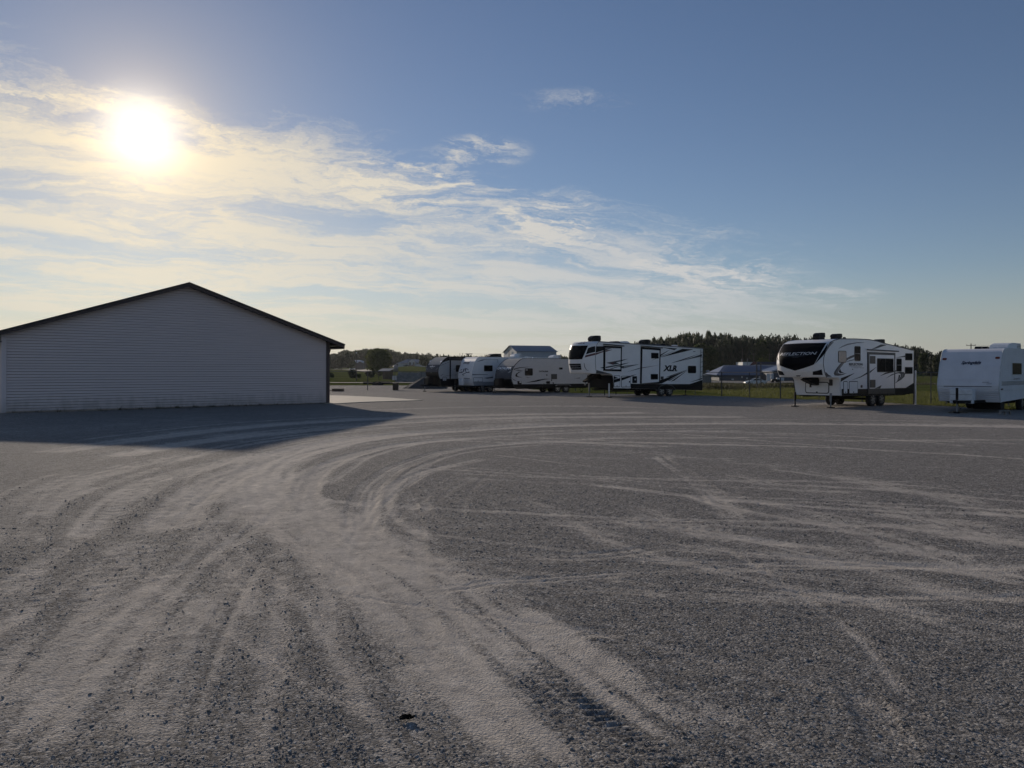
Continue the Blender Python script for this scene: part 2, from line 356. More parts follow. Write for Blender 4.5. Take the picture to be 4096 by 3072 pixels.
# ---------- gravel lot
def path(pts, k=7):
    g = [np.array(gpt(*p)) for p in pts]; g = [2*g[0]-g[1]]+g+[2*g[-1]-g[-2]]; r = []
    for i in range(1, len(g)-2):
        for s in np.linspace(0, 1, k, endpoint=False):
            a, b, c, d = g[i-1:i+3]; r.append(0.5*((2*b)+(-a+c)*s+(2*a-5*b+4*c-d)*s*s+(-a+3*b-3*c+d)*s**3))
    r.append(g[-2]); return np.array(r)
TR = []   # (polyline, half width, dust, grooves, rut depth, soft edge)
def tr(pts, hw, dust, groove=0, rut=0.0, soft=0.5): TR.append((path(pts), hw, dust, groove, rut, soft))
tr([(2560, 3120), (2380, 2960), (2150, 2760), (1900, 2530), (1650, 2330), (1400, 2180), (1200, 2070), (1090, 1990), (1050, 1930), (1085, 1865), (1200, 1812), (1420, 1762), (1800, 1722), (2400, 1697), (3200, 1694), (4150, 1708)], 0.52, 1.0, 4, .012, .55)
tr([(1900, 3120), (1800, 2900), (1640, 2620), (1450, 2370), (1270, 2190), (1110, 2060), (1000, 1975)], 0.34, 0.55, 3, .008, .7)
tr([(120, 3120), (330, 2800), (520, 2560), (690, 2380), (880, 2190), (1010, 2060), (1060, 1960)], 0.36, 0.60, 2, .006, .8)
tr([(-80, 2950), (200, 2600), (430, 2360), (640, 2160), (820, 2000), (980, 1890), (1250, 1800)], 0.30, 0.55, 2, .006, .6)
tr([(640, 3120), (740, 2820), (860, 2520), (960, 2330), (1060, 2180)], 0.20, 0.5, 3, .004, .6)
tr([(60, 2200), (150, 2020), (300, 1920), (520, 1862), (800, 1815)], 0.35, .6, 2, .006, .6)
tr([(330, 2160), (450, 2010), (640, 1915), (860, 1855), (1150, 1800)], 0.35, .65, 3, .008, .6)
tr([(640, 2130), (780, 1990), (940, 1895), (1180, 1800), (1600, 1735), (2300, 1695)], 0.32, .75, 3, .010, .5)
tr([(1420, 2130), (1270, 2040), (1225, 1960), (1290, 1880), (1430, 1818), (1700, 1768), (2300, 1730), (3000, 1722)], .22, .85, 4, .014, .5)
tr([(1560, 2230), (1450, 2120), (1450, 2010), (1510, 1925), (1640, 1850), (1900, 1788), (2500, 1750)], .22, .7, 4, .012, .5)
tr([(1480, 2150), (1480, 2080), (1550, 1980), (1700, 1890), (1950, 1830)], .18, .6, 3, .006, .6)
tr([(150, 1815), (500, 1765), (900, 1718), (1300, 1685), (1900, 1662), (2600, 1650)], .55, .65, 3, .012, .6)
tr([(420, 1830), (800, 1768), (1200, 1722), (1700, 1685), (2300, 1668), (3000, 1668)], .5, .75, 3, .014, .6)
tr([(1500, 1640), (1900, 1628), (2300, 1625), (2700, 1632)], .5, .5, 2, .01, .6)
tr([(1700, 1605), (2100, 1603), (2600, 1612)], .35, .55, 2, .008, .5)
tr([(1420, 1592), (1700, 1590), (2100, 1592)], .3, .5, 2, .008, .5)
for pts, hw, du in (([(2620, 1820), (2750, 1900), (2860, 1990), (2960, 2090)], .22, .55), ([(2300, 1790), (3000, 1850), (3600, 1950), (4150, 2100)], .35, .45),
    ([(2850, 1890), (3450, 2000), (4150, 2190)], .35, .6), ([(3150, 2040), (3600, 2170), (4150, 2350)], .3, .65), ([(2480, 2010), (2800, 2120), (3300, 2240), (4000, 2420)], .28, .5),
    ([(3300, 1900), (3800, 1990), (4150, 2070)], .3, .45), ([(3500, 2080), (3900, 2150), (4150, 2220)], .25, .55),
    ([(2060, 2000), (2300, 2090), (2500, 2200)], .2, .35), ([(3000, 2330), (3400, 2400), (4150, 2620)], .25, .4), ([(2000, 2200), (2300, 2230), (2700, 2180)], .18, .45)):
    tr(pts, hw, du, 2, .004, .8)
tr([(2200, 2560), (2400, 2535), (2600, 2530)], .12, .75, 5, .008, .4)
tr([(3200, 2500), (3350, 2505), (3500, 2520)], .12, .7, 5, .006, .4)
tr([(2580, 2690), (2760, 2660), (2960, 2690)], .14, .7, 4, .006, .5)
tr([(2640, 2740), (2850, 2860), (3100, 2990), (3350, 3120)], .14, .75, 2, .006, .6)
tr([(2020, 2430), (2200, 2560), (2450, 2720), (2560, 2790)], .16, .8, 2, .006, .6)
tr([(3380, 2700), (3500, 2860), (3640, 3110)], .12, .45, 5, .010, .4)
TREAD = path([(1960, 2590), (2080, 2670), (2200, 2755), (2330, 2855), (2480, 2960), (2660, 3090)], 10)

lx = graded(-75, 43, 0.028, 0.4, 0.012, 2.6); ly = graded(-14, 101, 0.019, 3.8, 0.0062, 1.4)
LX, LY = np.meshgrid(lx, ly, indexing='ij')
def along(pl, reach):
    """distance to the path, arc length and side, on the block of the lot grid the path passes through"""
    lo = pl.min(0)-reach; hi = pl.max(0)+reach
    i0, i1 = np.searchsorted(lx, (lo[0], hi[0])); j0, j1 = np.searchsorted(ly, (lo[1], hi[1]))
    if i1 <= i0 or j1 <= j0: return None
    dist = np.full((i1-i0, j1-j0), 1e9); arc = np.zeros(dist.shape); sgn = np.zeros(dist.shape); s0 = 0
    for a, b in zip(pl[:-1], pl[1:]):
        l2 = np.minimum(a, b)-reach; h2 = np.maximum(a, b)+reach; ln = np.hypot(*(b-a)); u = (b-a)/max(ln, 1e-6)
        p0, p1 = np.searchsorted(lx, (l2[0], h2[0])); q0, q1 = np.searchsorted(ly, (l2[1], h2[1]))
        if p1 > p0 and q1 > q0:
            rx = lx[p0:p1, None]-a[0]; ry = ly[None, q0:q1]-a[1]; tt = np.clip(rx*u[0]+ry*u[1], 0, ln); dd = np.hypot(rx-tt*u[0], ry-tt*u[1])
            S = (slice(p0-i0, p1-i0), slice(q0-j0, q1-j0)); c = dd < dist[S]
            dist[S] = np.where(c, dd, dist[S]); arc[S] = np.where(c, s0+tt, arc[S]); sgn[S] = np.where(c, np.sign(u[0]*ry-u[1]*rx), sgn[S])
        s0 += ln
    return slice(i0, i1), slice(j0, j1), dist, arc, sgn
# thin repeat passes beside the main wheel paths
r3 = random.Random(21); base_tr = list(TR)
for pl, hw, du, gr, rut, soft in base_tr[:16]:
    for k_ in range(6):
        off = r3.gauss(0, 1.0)*(1.0+hw); bend = r3.gauss(0, .6); n_ = len(pl); tg = np.gradient(pl, axis=0); tg /= np.linalg.norm(tg, axis=1)[:, None]; nn_ = np.stack([-tg[:, 1], tg[:, 0]], 1)
        ph = r3.random()*6; q_ = pl+nn_*(off+bend*np.sin(np.linspace(0, 2.4, n_)+ph))[:, None]; i_ = r3.randrange(0, max(1, n_//3)); j_ = n_-r3.randrange(0, max(1, n_//3))
        TR.append((q_[i_:j_], .05+.08*r3.random(), .20+.30*r3.random(), 3, .004, .6))
for k_ in range(70):   # crossing passes over the open part of the lot
    y0 = r3.uniform(4.2, 24); x0 = r3.uniform(.5, .2+.6*y0); an_ = r3.gauss(.42, .28); ln_ = r3.uniform(2.5, 9); cv_ = r3.gauss(0, .05); t_ = np.linspace(-ln_/2, ln_/2, 16)
    q_ = np.stack([x0+t_*math.cos(an_)-cv_*t_**2*math.sin(an_), y0-t_*math.sin(an_)*1.0-cv_*t_**2*math.cos(an_)], 1); TR.append((q_, .04+.11*r3.random(), .28+.40*r3.random(), 2 if r3.random() < .6 else 4, .003, .9))
def lot_fields():
    x, y = LX, LY
    big = fbm2(x/4.0, y/4.0, 3); mid = fbm2(x/0.5+40, y/0.5, 4, .6); det = fbm2(x/0.09+9, y/0.09+3, 3, .65)
    dust = np.zeros(x.shape); h = (big-0.5)*0.05; rough = np.ones(x.shape)
    wig = (fbm2(x/0.9+5, y/0.9, 3)-0.5)*0.22
    for ti, (pl, hw, du, gr, rut, soft) in enumerate(TR):
        if len(pl) < 2: continue
        rr0 = along(pl, hw*2.2+.25)
        if rr0 is None: continue
        si, sj, d, s, sg = rr0; S = (si, sj); tot = np.hypot(*np.diff(pl, axis=0).T).sum()
        dd = np.maximum(0, d+wig[S]*hw*1.5); m = 1-sstep(hw*(1-soft), hw*(1+soft), dd)
        m = m*sstep(0, .5, s)*sstep(0, .5, tot-s)
        comb_ = fbm2(sg*d*16+ti*3.7, s*0.13+ti*1.3, 4, .7)        # streaks drawn out along the wheel path
        brk = 0.45+0.75*fbm2(s*0.35+ti*2.1, d*2+hw*57, 3)
        a_2 = np.clip(m*du*brk*np.clip(-.45+2.7*comb_, 0.08, 1.5), 0, 1); dust[S] = 1-(1-dust[S])*(1-a_2); rough[S] = np.minimum(rough[S], 1-0.55*m)
        if rut: h[S] += m*(-rut)+rut*0.8*np.exp(-((d-hw*1.15)/(hw*0.28))**2)*sstep(0, .5, s)*sstep(0, .5, tot-s)
        h[S] += m*.010*(comb_-.5)
        if gr: h[S] += 0.0035*m*np.sin(sg*d/hw*math.pi*gr+2*np.sin(s*.7))*sstep(.35, .6, fbm2(s*.8+ti, d*0+ti*.37, 2))
    si, sj, d, s, sg = along(TREAD, .5); S = (si, sj)
    m = (1-sstep(.10, .19, d+wig[S]*.1))*sstep(0, .9, s); pat = .3+.7*sstep(.25, .6, fbm2(s*3+4, sg*d*12+2, 3))
    lug = np.sin((s-d*.5+.018*np.sin(s*9))*2*math.pi/0.075+np.where(sg > 0, 0, math.pi)); lug = np.clip(lug*1.4, -1, 1)*(1-.6*np.exp(-(d/.02)**2))
    h[S] += m*pat*(0.0080*lug-.002)+0.005*np.exp(-((d-.20)/.05)**2)*sstep(0, .3, s)
    dust[S] *= (1-.72*m*sstep(0, .6, s))
    near = 1-sstep(8, 18, y)
    h += rough*((mid-.5)*0.014+(det-.5)*0.012*near)
    dust = np.clip(dust*0.80+(mid-.5)*0.34+(big-.5)*0.30+.02+.24*sstep(14, 24, y)*(1-sstep(33, 43, y))-.10*sstep(40, 50, y), 0, 1)
    return h, dust
hh_, du_ = lot_fields(); H2, D2 = hh_, du_
LX = LX.ravel(); LY = LY.ravel(); hh_ = hh_.ravel(); du_ = du_.ravel()
lotf = grid_faces(len(lx), len(ly)); cxm = LX[lotf].mean(1); cym = LY[lotf].mean(1)
wob = (fbm2(cxm/1.3, cym/1.3, 3)-.5)*1.4
lotf = lotf[inpoly(cxm+wob, cym+wob, LOT)]
used = np.unique(lotf); remap = np.zeros(len(LX), np.int64); remap[used] = np.arange(len(used))
lot_me = npmesh(np.stack([LX, LY, hh_], -1)[used], remap[lotf], 4, 'gravel_lot')
at_ = lot_me.attributes.new('dust', 'FLOAT', 'POINT'); at_.data.foreach_set('value', du_[used].astype(np.float32))
lm = bpy.data.materials.new('crushed gravel'); lm.use_nodes = True; t = lm.node_tree; pn = t.nodes['Principled BSDF']; tcn = t.nodes.new('ShaderNodeTexCoord')
pn.inputs['Roughness'].default_value = 0.9; pn.inputs['Specular IOR Level'].default_value = 0.04
an = t.nodes.new('ShaderNodeAttribute'); an.attribute_name = 'dust'
def mth(op, a, b=None, clamp=False):
    q = t.nodes.new('ShaderNodeMath'); q.operation = op; q.use_clamp = clamp
    for i, v in enumerate((a, b)):
        if v is None: continue
        if hasattr(v, 'links'): t.links.new(v, q.inputs[i])
        else: q.inputs[i].default_value = v
    return q.outputs[0]
g1 = nz(70, 5, .75); g2 = nz(9, 4, .6, (5, 5, 0)); g3 = nz(1.2, 4, .6, (2, 7, 0))
vor = t.nodes.new('ShaderNodeTexVoronoi'); t.links.new(tcn.outputs['Object'], vor.inputs['Vector']); vor.inputs['Scale'].default_value = 62
vcol = t.nodes.new('ShaderNodeSeparateColor'); t.links.new(vor.outputs['Color'], vcol.inputs[0])
g4 = nz(20, 3, .7, (9, 4, 0)); dusty = mth('ADD', an.outputs['Fac'], mth('MULTIPLY', mth('SUBTRACT', g1, .5), 1.5)); dusty = mth('ADD', dusty, mth('MULTIPLY', mth('SUBTRACT', g4, .5), .8)); dusty = mth('ADD', dusty, mth('MULTIPLY', mth('SUBTRACT', g2, .5), .6), True)
stone = ramp(vcol.outputs[0], [(0, (.135, .125, .114)), (.5, (.24, .224, .205)), (.85, (.36, .337, .31)), (1, (.52, .49, .45))])
pale = ramp(mth('ADD', mth('MULTIPLY', g1, .5), mth('MULTIPLY', g3, .5)), [(.3, (.46, .41, .352)), (.7, (.63, .567, .49))])
fm = t.nodes.new('ShaderNodeMapRange'); fm.interpolation_type = 'SMOOTHSTEP'; t.links.new(dusty, fm.inputs[0]); fm.inputs[1].default_value = .22; fm.inputs[2].default_value = .72
g5 = ramp(nz(5, 14, .86, (1, 2, 0)), [(.30, (.55, .55, .56)), (.5, (.98, .98, .98)), (.70, (1.5, 1.49, 1.46))])
t.links.new(mixc(1.0, mixc(fm.outputs[0], stone, pale), g5, 'MULTIPLY'), pn.inputs['Base Color'])
hgt = mth('ADD', mth('MULTIPLY', vor.outputs['Distance'], -.8), mth('MULTIPLY', g1, 1.0))
bst = t.nodes.new('ShaderNodeMapRange'); t.links.new(an.outputs['Fac'], bst.inputs[0]); bst.inputs[3].default_value = 1.0; bst.inputs[4].default_value = .42
bp = t.nodes.new('ShaderNodeBump'); t.links.new(hgt, bp.inputs['Height']); t.links.new(bst.outputs[0], bp.inputs['Strength']); bp.inputs['Distance'].default_value = .014
t.links.new(bp.outputs[0], pn.inputs['Normal'])
lot = kind(link('gravel_lot', lot_me, lm, smooth=True), 'structure')

# ---------- loose stones near the camera
ns = 240000
yy = 2.6*(16.0/2.6)**(rng.random(ns)**1.25); xx = (rng.random(ns)-.5)*2*(yy*.78+1.2)
_i = np.clip(np.searchsorted(lx, xx), 1, len(lx)-1); _j = np.clip(np.searchsorted(ly, yy), 1, len(ly)-1); sh, sd = H2[_i, _j], D2[_i, _j]
keep = rng.random(ns) > sd*1.5+.10+.9*sstep(9, 16, yy); xx, yy, sh = xx[keep], yy[keep], sh[keep]; ns = len(xx)
sc_ = np.clip(np.exp(rng.normal(-5.85, .5, ns)), .0014, .0095)*(1+.5*sstep(5, 12, yy))
sp = bpy.data.meshes.new('loose_gravel'); sp.vertices.add(ns); sp.vertices.foreach_set('co', np.stack([xx, yy, sh+sc_*.08], -1).astype(np.float32).ravel())
a_ = sp.attributes.new('sc', 'FLOAT', 'POINT'); a_.data.foreach_set('value', sc_.astype(np.float32))
m_stone = mat('gravel stone', (0.07, 0.068, 0.068), 0.85, scale=14, col2=(0.24, 0.225, 0.21), coords='Generated')
ms = bpy.data.materials.new('loose gravel stone'); ms.use_nodes = True; t = ms.node_tree; pn = t.nodes['Principled BSDF']; pn.inputs['Roughness'].default_value = .85
oi = t.nodes.new('ShaderNodeObjectInfo'); t.links.new(ramp(oi.outputs['Random'], [(0, (.14, .132, .122)), (.5, (.25, .236, .22)), (.9, (.37, .35, .325)), (1, (.52, .49, .46))]), pn.inputs['Base Color'])
gnt = bpy.data.node_groups.new('scatter stones', 'GeometryNodeTree'); gnt.is_modifier = True
gnt.interface.new_socket('Geometry', in_out='INPUT', socket_type='NodeSocketGeometry'); gnt.interface.new_socket('Geometry', in_out='OUTPUT', socket_type='NodeSocketGeometry')
gi = gnt.nodes.new('NodeGroupInput'); go = gnt.nodes.new('NodeGroupOutput'); ip = gnt.nodes.new('GeometryNodeInstanceOnPoints'); ico = gnt.nodes.new('GeometryNodeMeshIcoSphere')
ico.inputs['Radius'].default_value = 1.0; ico.inputs['Subdivisions'].default_value = 2
na = gnt.nodes.new('GeometryNodeInputNamedAttribute'); na.data_type = 'FLOAT'; na.inputs['Name'].default_value = 'sc'
rv = gnt.nodes.new('FunctionNodeRandomValue'); rv.data_type = 'FLOAT_VECTOR'; rv.inputs[0].default_value = (.8, .7, .45); rv.inputs[1].default_value = (1.5, 1.2, .8)
rr_ = gnt.nodes.new('FunctionNodeRandomValue'); rr_.data_type = 'FLOAT_VECTOR'; rr_.inputs[0].default_value = (-.4, -.4, 0); rr_.inputs[1].default_value = (.4, .4, 6.28); rr_.inputs['Seed'].default_value = 5
vm = gnt.nodes.new('ShaderNodeVectorMath'); vm.operation = 'SCALE'
nn = gnt.nodes.new('ShaderNodeTexNoise'); nn.inputs['Scale'].default_value = 1.1
sb = gnt.nodes.new('ShaderNodeVectorMath'); sb.operation = 'SUBTRACT'; sb.inputs[1].default_value = (.5, .5, .5)
s2 = gnt.nodes.new('ShaderNodeVectorMath'); s2.operation = 'SCALE'; s2.inputs['Scale'].default_value = 1.3
spn = gnt.nodes.new('GeometryNodeSetPosition'); sm_ = gnt.nodes.new('GeometryNodeSetMaterial'); sm_.inputs['Material'].default_value = ms
k = gnt.links.new
k(nn.outputs['Color'], sb.inputs[0]); k(sb.outputs[0], s2.inputs[0]); k(ico.outputs[0], spn.inputs['Geometry']); k(s2.outputs[0], spn.inputs['Offset']); k(spn.outputs[0], sm_.inputs['Geometry'])
k(gi.outputs[0], ip.inputs['Points']); k(sm_.outputs[0], ip.inputs['Instance']); k(rv.outputs[0], vm.inputs[0]); k(na.outputs[0], vm.inputs['Scale']); k(vm.outputs[0], ip.inputs['Scale'])
k(rr_.outputs[0], ip.inputs['Rotation']); k(ip.outputs[0], go.inputs[0])
sp.materials.append(ms); so = link('loose_gravel', sp); kind(so, 'stuff'); so.modifiers.new('scatter', 'NODES').node_group = gnt
so['label'] = 'loose grey gravel stones lying between the tyre tracks'; so['category'] = 'gravel'

# ---------- concrete apron beside the garage
ap = [gpt(*p) for p in [(1318, 1583), (1400, 1585.5), (1560, 1593), (1690, 1603.3), (1560, 1607), (1440, 1611), (1360, 1615.5), (1322, 1617)]]
ap = [(-16.5, 58.5), (-13.7, 58.0)]+ap[1:]+[(-11.2, 44.4)]
bm = bmesh.new(); f_ = bm.faces.new([bm.verts.new((x, y, .045)) for x, y in ap]); r = bmesh.ops.extrude_face_region(bm, geom=[f_])
for v in r['geom']:
    if isinstance(v, bmesh.types.BMVert): v.co.z -= .15
bmesh.ops.recalc_face_normals(bm, faces=bm.faces[:]); kind(link('concrete_apron', from_bm(bm), m_conc), 'structure')

# ------------------------------------------------------------------ garage
gl = Vector((*gpt(8, 1652), 0)); gr_ = Vector((*gpt(1314, 1614), 0)); gd = gr_-gl; GL = gd.length
gar = empty('garage', gl, math.atan2(gd.y, gd.x)); tag(gar, 'long low garage with grey vinyl lap siding, gable end and dark roof edge', 'garage')
gz0, gridge, gover, gfront, gdeep = 3.40, 6.32, .80, .45, 24.0
gmid = GL/2; gsl = (gridge-gz0)/(gmid+gover)
m_sid = mat('taupe vinyl siding', (0.74, 0.635, 0.615), 0.6, var=0.035, scale=1.0, bump=0.0006, bscale=60, stretch=(.4, 1, 3))
_t = m_sid.node_tree; _p = next(n for n in _t.nodes if n.type == 'BSDF_PRINCIPLED'); _src = _p.inputs['Base Color'].links[0].from_socket
_tc = _t.nodes.new('ShaderNodeTexCoord'); _sx = _t.nodes.new('ShaderNodeSeparateXYZ'); _t.links.new(_tc.outputs['Object'], _sx.inputs[0]); _mp = _t.nodes.new('ShaderNodeMapping'); _mp.inputs['Scale'].default_value = (1.6, 1, .7); _t.links.new(_tc.outputs['Object'], _mp.inputs[0])
_nz = _t.nodes.new('ShaderNodeTexNoise'); _nz.inputs['Scale'].default_value = 2.2; _nz.inputs['Detail'].default_value = 8; _t.links.new(_mp.outputs[0], _nz.inputs['Vector'])
_ad = _t.nodes.new('ShaderNodeMath'); _ad.operation = 'MULTIPLY_ADD'; _t.links.new(_nz.outputs['Fac'], _ad.inputs[0]); _ad.inputs[1].default_value = 1.3; _ad.inputs[2].default_value = -.15
_su = _t.nodes.new('ShaderNodeMath'); _su.operation = 'SUBTRACT'; _t.links.new(_ad.outputs[0], _su.inputs[0]); _t.links.new(_sx.outputs[2], _su.inputs[1])
_mr = _t.nodes.new('ShaderNodeMapRange'); _mr.inputs[1].default_value = -.15; _mr.inputs[2].default_value = .6; _mr.inputs[4].default_value = .55; _t.links.new(_su.outputs[0], _mr.inputs[0])
_mx = _t.nodes.new('ShaderNodeMix'); _mx.data_type = 'RGBA'; _t.links.new(_mr.outputs[0], _mx.inputs[0]); _t.links.new(_src, _mx.inputs[6]); _mx.inputs[7].default_value = (.30, .265, .23, 1); _t.links.new(_mx.outputs[2], _p.inputs['Base Color'])   # splashed dust at the foot
m_trimd = mat('dark brown trim', (0.085, 0.065, 0.062), 0.6, spec=.2); m_shing = mat('asphalt shingles', (0.05, 0.045, 0.045), 0.95, var=0.3, scale=5, bump=.01, bscale=12)
m_soff = mat('brown soffit', (0.07, 0.06, 0.06), 0.6)
def roofz(x): return gridge-gsl*abs(x-gmid)
def wtop(x): return roofz(x)-.16
bm = bmesh.new(); prism(bm, [(.02, -.1), (GL-.02, -.1), (GL-.02, wtop(GL)-.03), (gmid, wtop(gmid)-.03), (.02, wtop(0)-.03)], .13, gdeep)
link('wall', from_bm(bm), m_sid, gar)
ex = 0.127; z = .06; ci = 0
while z < wtop(gmid)-.02:
    z1 = min(z+ex, wtop(gmid)-.005)
    def span(zz):
        if zz <= wtop(0): return .14, GL-.14
        r_ = (wtop(gmid)-zz)/gsl; return max(.14, gmid-r_), min(GL-.14, gmid+r_)
    a0, b0 = span(z); a1, b1 = span(z1)
    if b1-a1 > .02:
        # Dutch lap: lower two thirds stand out, upper third leans back under the next course
        zm = z+ex*.78; am, bmx = span(min(zm, z1)); rows = [(z, a0, b0, .125), (z, a0, b0, -.006), (min(zm, z1), am, bmx, .000), (min(zm+.002, z1), am, bmx, .115), (z1, a1, b1, .125)]
        vs = []; fs = []
        for zz, a, b, y in rows: vs += [(a, y, zz), (b, y, zz)]
        for i in range(4): fs.append((2*i, 2*i+1, 2*i+3, 2*i+2))
        link('siding_board', pyd(vs, fs), m_sid, gar)
    z += ex; ci += 1
box('corner_board', (.05, -.005, wtop(0)/2), (.20, .09, wtop(0)), m_sid, gar)
box('corner_board', (GL-.05, -.005, (wtop(GL))/2), (.20, .09, wtop(GL)), m_trimd, gar)
for sx in (-1, 1):
    e = gmid+sx*(gmid+gover); ze = roofz(e); th = .07
    bm = bmesh.new(); prism(bm, [(gmid, gridge), (e, ze), (e, ze-th), (gmid, gridge-th)], -gfront-.04, gdeep+.4); link('roof', from_bm(bm), m_shing, gar)
    bm = bmesh.new(); prism(bm, [(gmid, gridge-th-.002), (e-sx*.012, ze-th-.002), (e-sx*.012, ze-th-.15), (gmid, gridge-th-.16)], -gfront, -gfront+.04); link('rake_board', from_bm(bm), m_trimd, gar)
    bm = bmesh.new(); prism(bm, [(gmid, gridge-th-.012), (e-sx*.05, ze-th-.012), (e-sx*.05, ze-th-.06), (gmid, gridge-th-.06)], -gfront+.042, .02); link('soffit', from_bm(bm), m_soff, gar)
    box('eave_board', (e-sx*.02, gdeep/2, ze-th-.105), (.03, gdeep+gfront*2-.12, .20), m_trimd, gar)
    box('eave_soffit', (e-sx*(gover/2), gdeep/2, ze-th-.19), (gover-.07, gdeep+gfront*2-.14, .02), m_soff, gar)
# flood lamp on the far side wall, sticking out past the corner
wl = empty('wall_lamp', gar.matrix_basis @ Vector((GL+.02, .7, 2.98)), gar.rotation_euler[2]); tag(wl, 'dark boxy wall lamp under the garage eave', 'lamp')
box('mount', (.06, 0, -.02), (.12, .16, .34), m_trimd, wl, .01)
bm = bmesh.new(); prism(bm, [(.12, .16), (.42, .12), (.36, -.10), (.12, -.22)], -.12, .12); link('housing', from_bm(bm), m_trimd, wl)
box('lens', (.37, 0, .0), (.03, .18, .14), m_silver, wl)

# weeds at the foot of the garage
def blades(n, posf, hmin, hmax, wd, name, m, label, cat, seed=1):
    r = np.random.default_rng(seed); x, y, z = posf(r, n); hh = hmin+(hmax-hmin)*r.random(n)**2; an_ = r.random(n)*6.28; le = r.normal(0, .35, (n, 2))*hh[:, None]
    w = wd*(.6+.8*r.random(n)); c, s = np.cos(an_)*w, np.sin(an_)*w
    v = np.stack([np.stack([x-c, y-s, z-.02], -1), np.stack([x+c, y+s, z-.02], -1), np.stack([x+le[:, 0]*.5+c*.6, y+le[:, 1]*.5+s*.6, z+hh*.6], -1), np.stack([x+le[:, 0], y+le[:, 1], z+hh], -1), np.stack([x+le[:, 0]*.5-c*.6, y+le[:, 1]*.5-s*.6, z+hh*.6], -1)], 1).reshape(-1, 3)
    f = np.arange(n*5).reshape(n, 5)
    o = kind(link(name, npmesh(v, f, 5, name), m), 'stuff'); o['label'] = label; o['category'] = cat; return o
m_weed = leafmat('dry weeds', (0.05, 0.055, 0.025), (0.12, 0.11, 0.055)); m_grassb = leafmat('grass blades', (0.08, 0.095, 0.025), (0.17, 0.17, 0.055), .5)
def wp(r, n):
    a = np.where(r.random(n) < .6, r.normal(8.2, 2.4, n), r.random(n)*GL); a = np.clip(a, .2, GL-.1); cl = a+.25*np.sin(a*7.3); b = -np.abs(r.normal(0, .35, n))-.03
    b = np.where(r.random(n) < .25, -r.random(n)*2.6, b); c, s = math.cos(gar.rotation_euler[2]), math.sin(gar.rotation_euler[2])
    return gl.x+cl*c-b*s, gl.y+cl*s+b*c, np.zeros(n)
blades(1100, wp, .03, .20, .006, 'weeds', m_weed, 'thin weeds growing from the gravel along the garage wall', 'weeds')
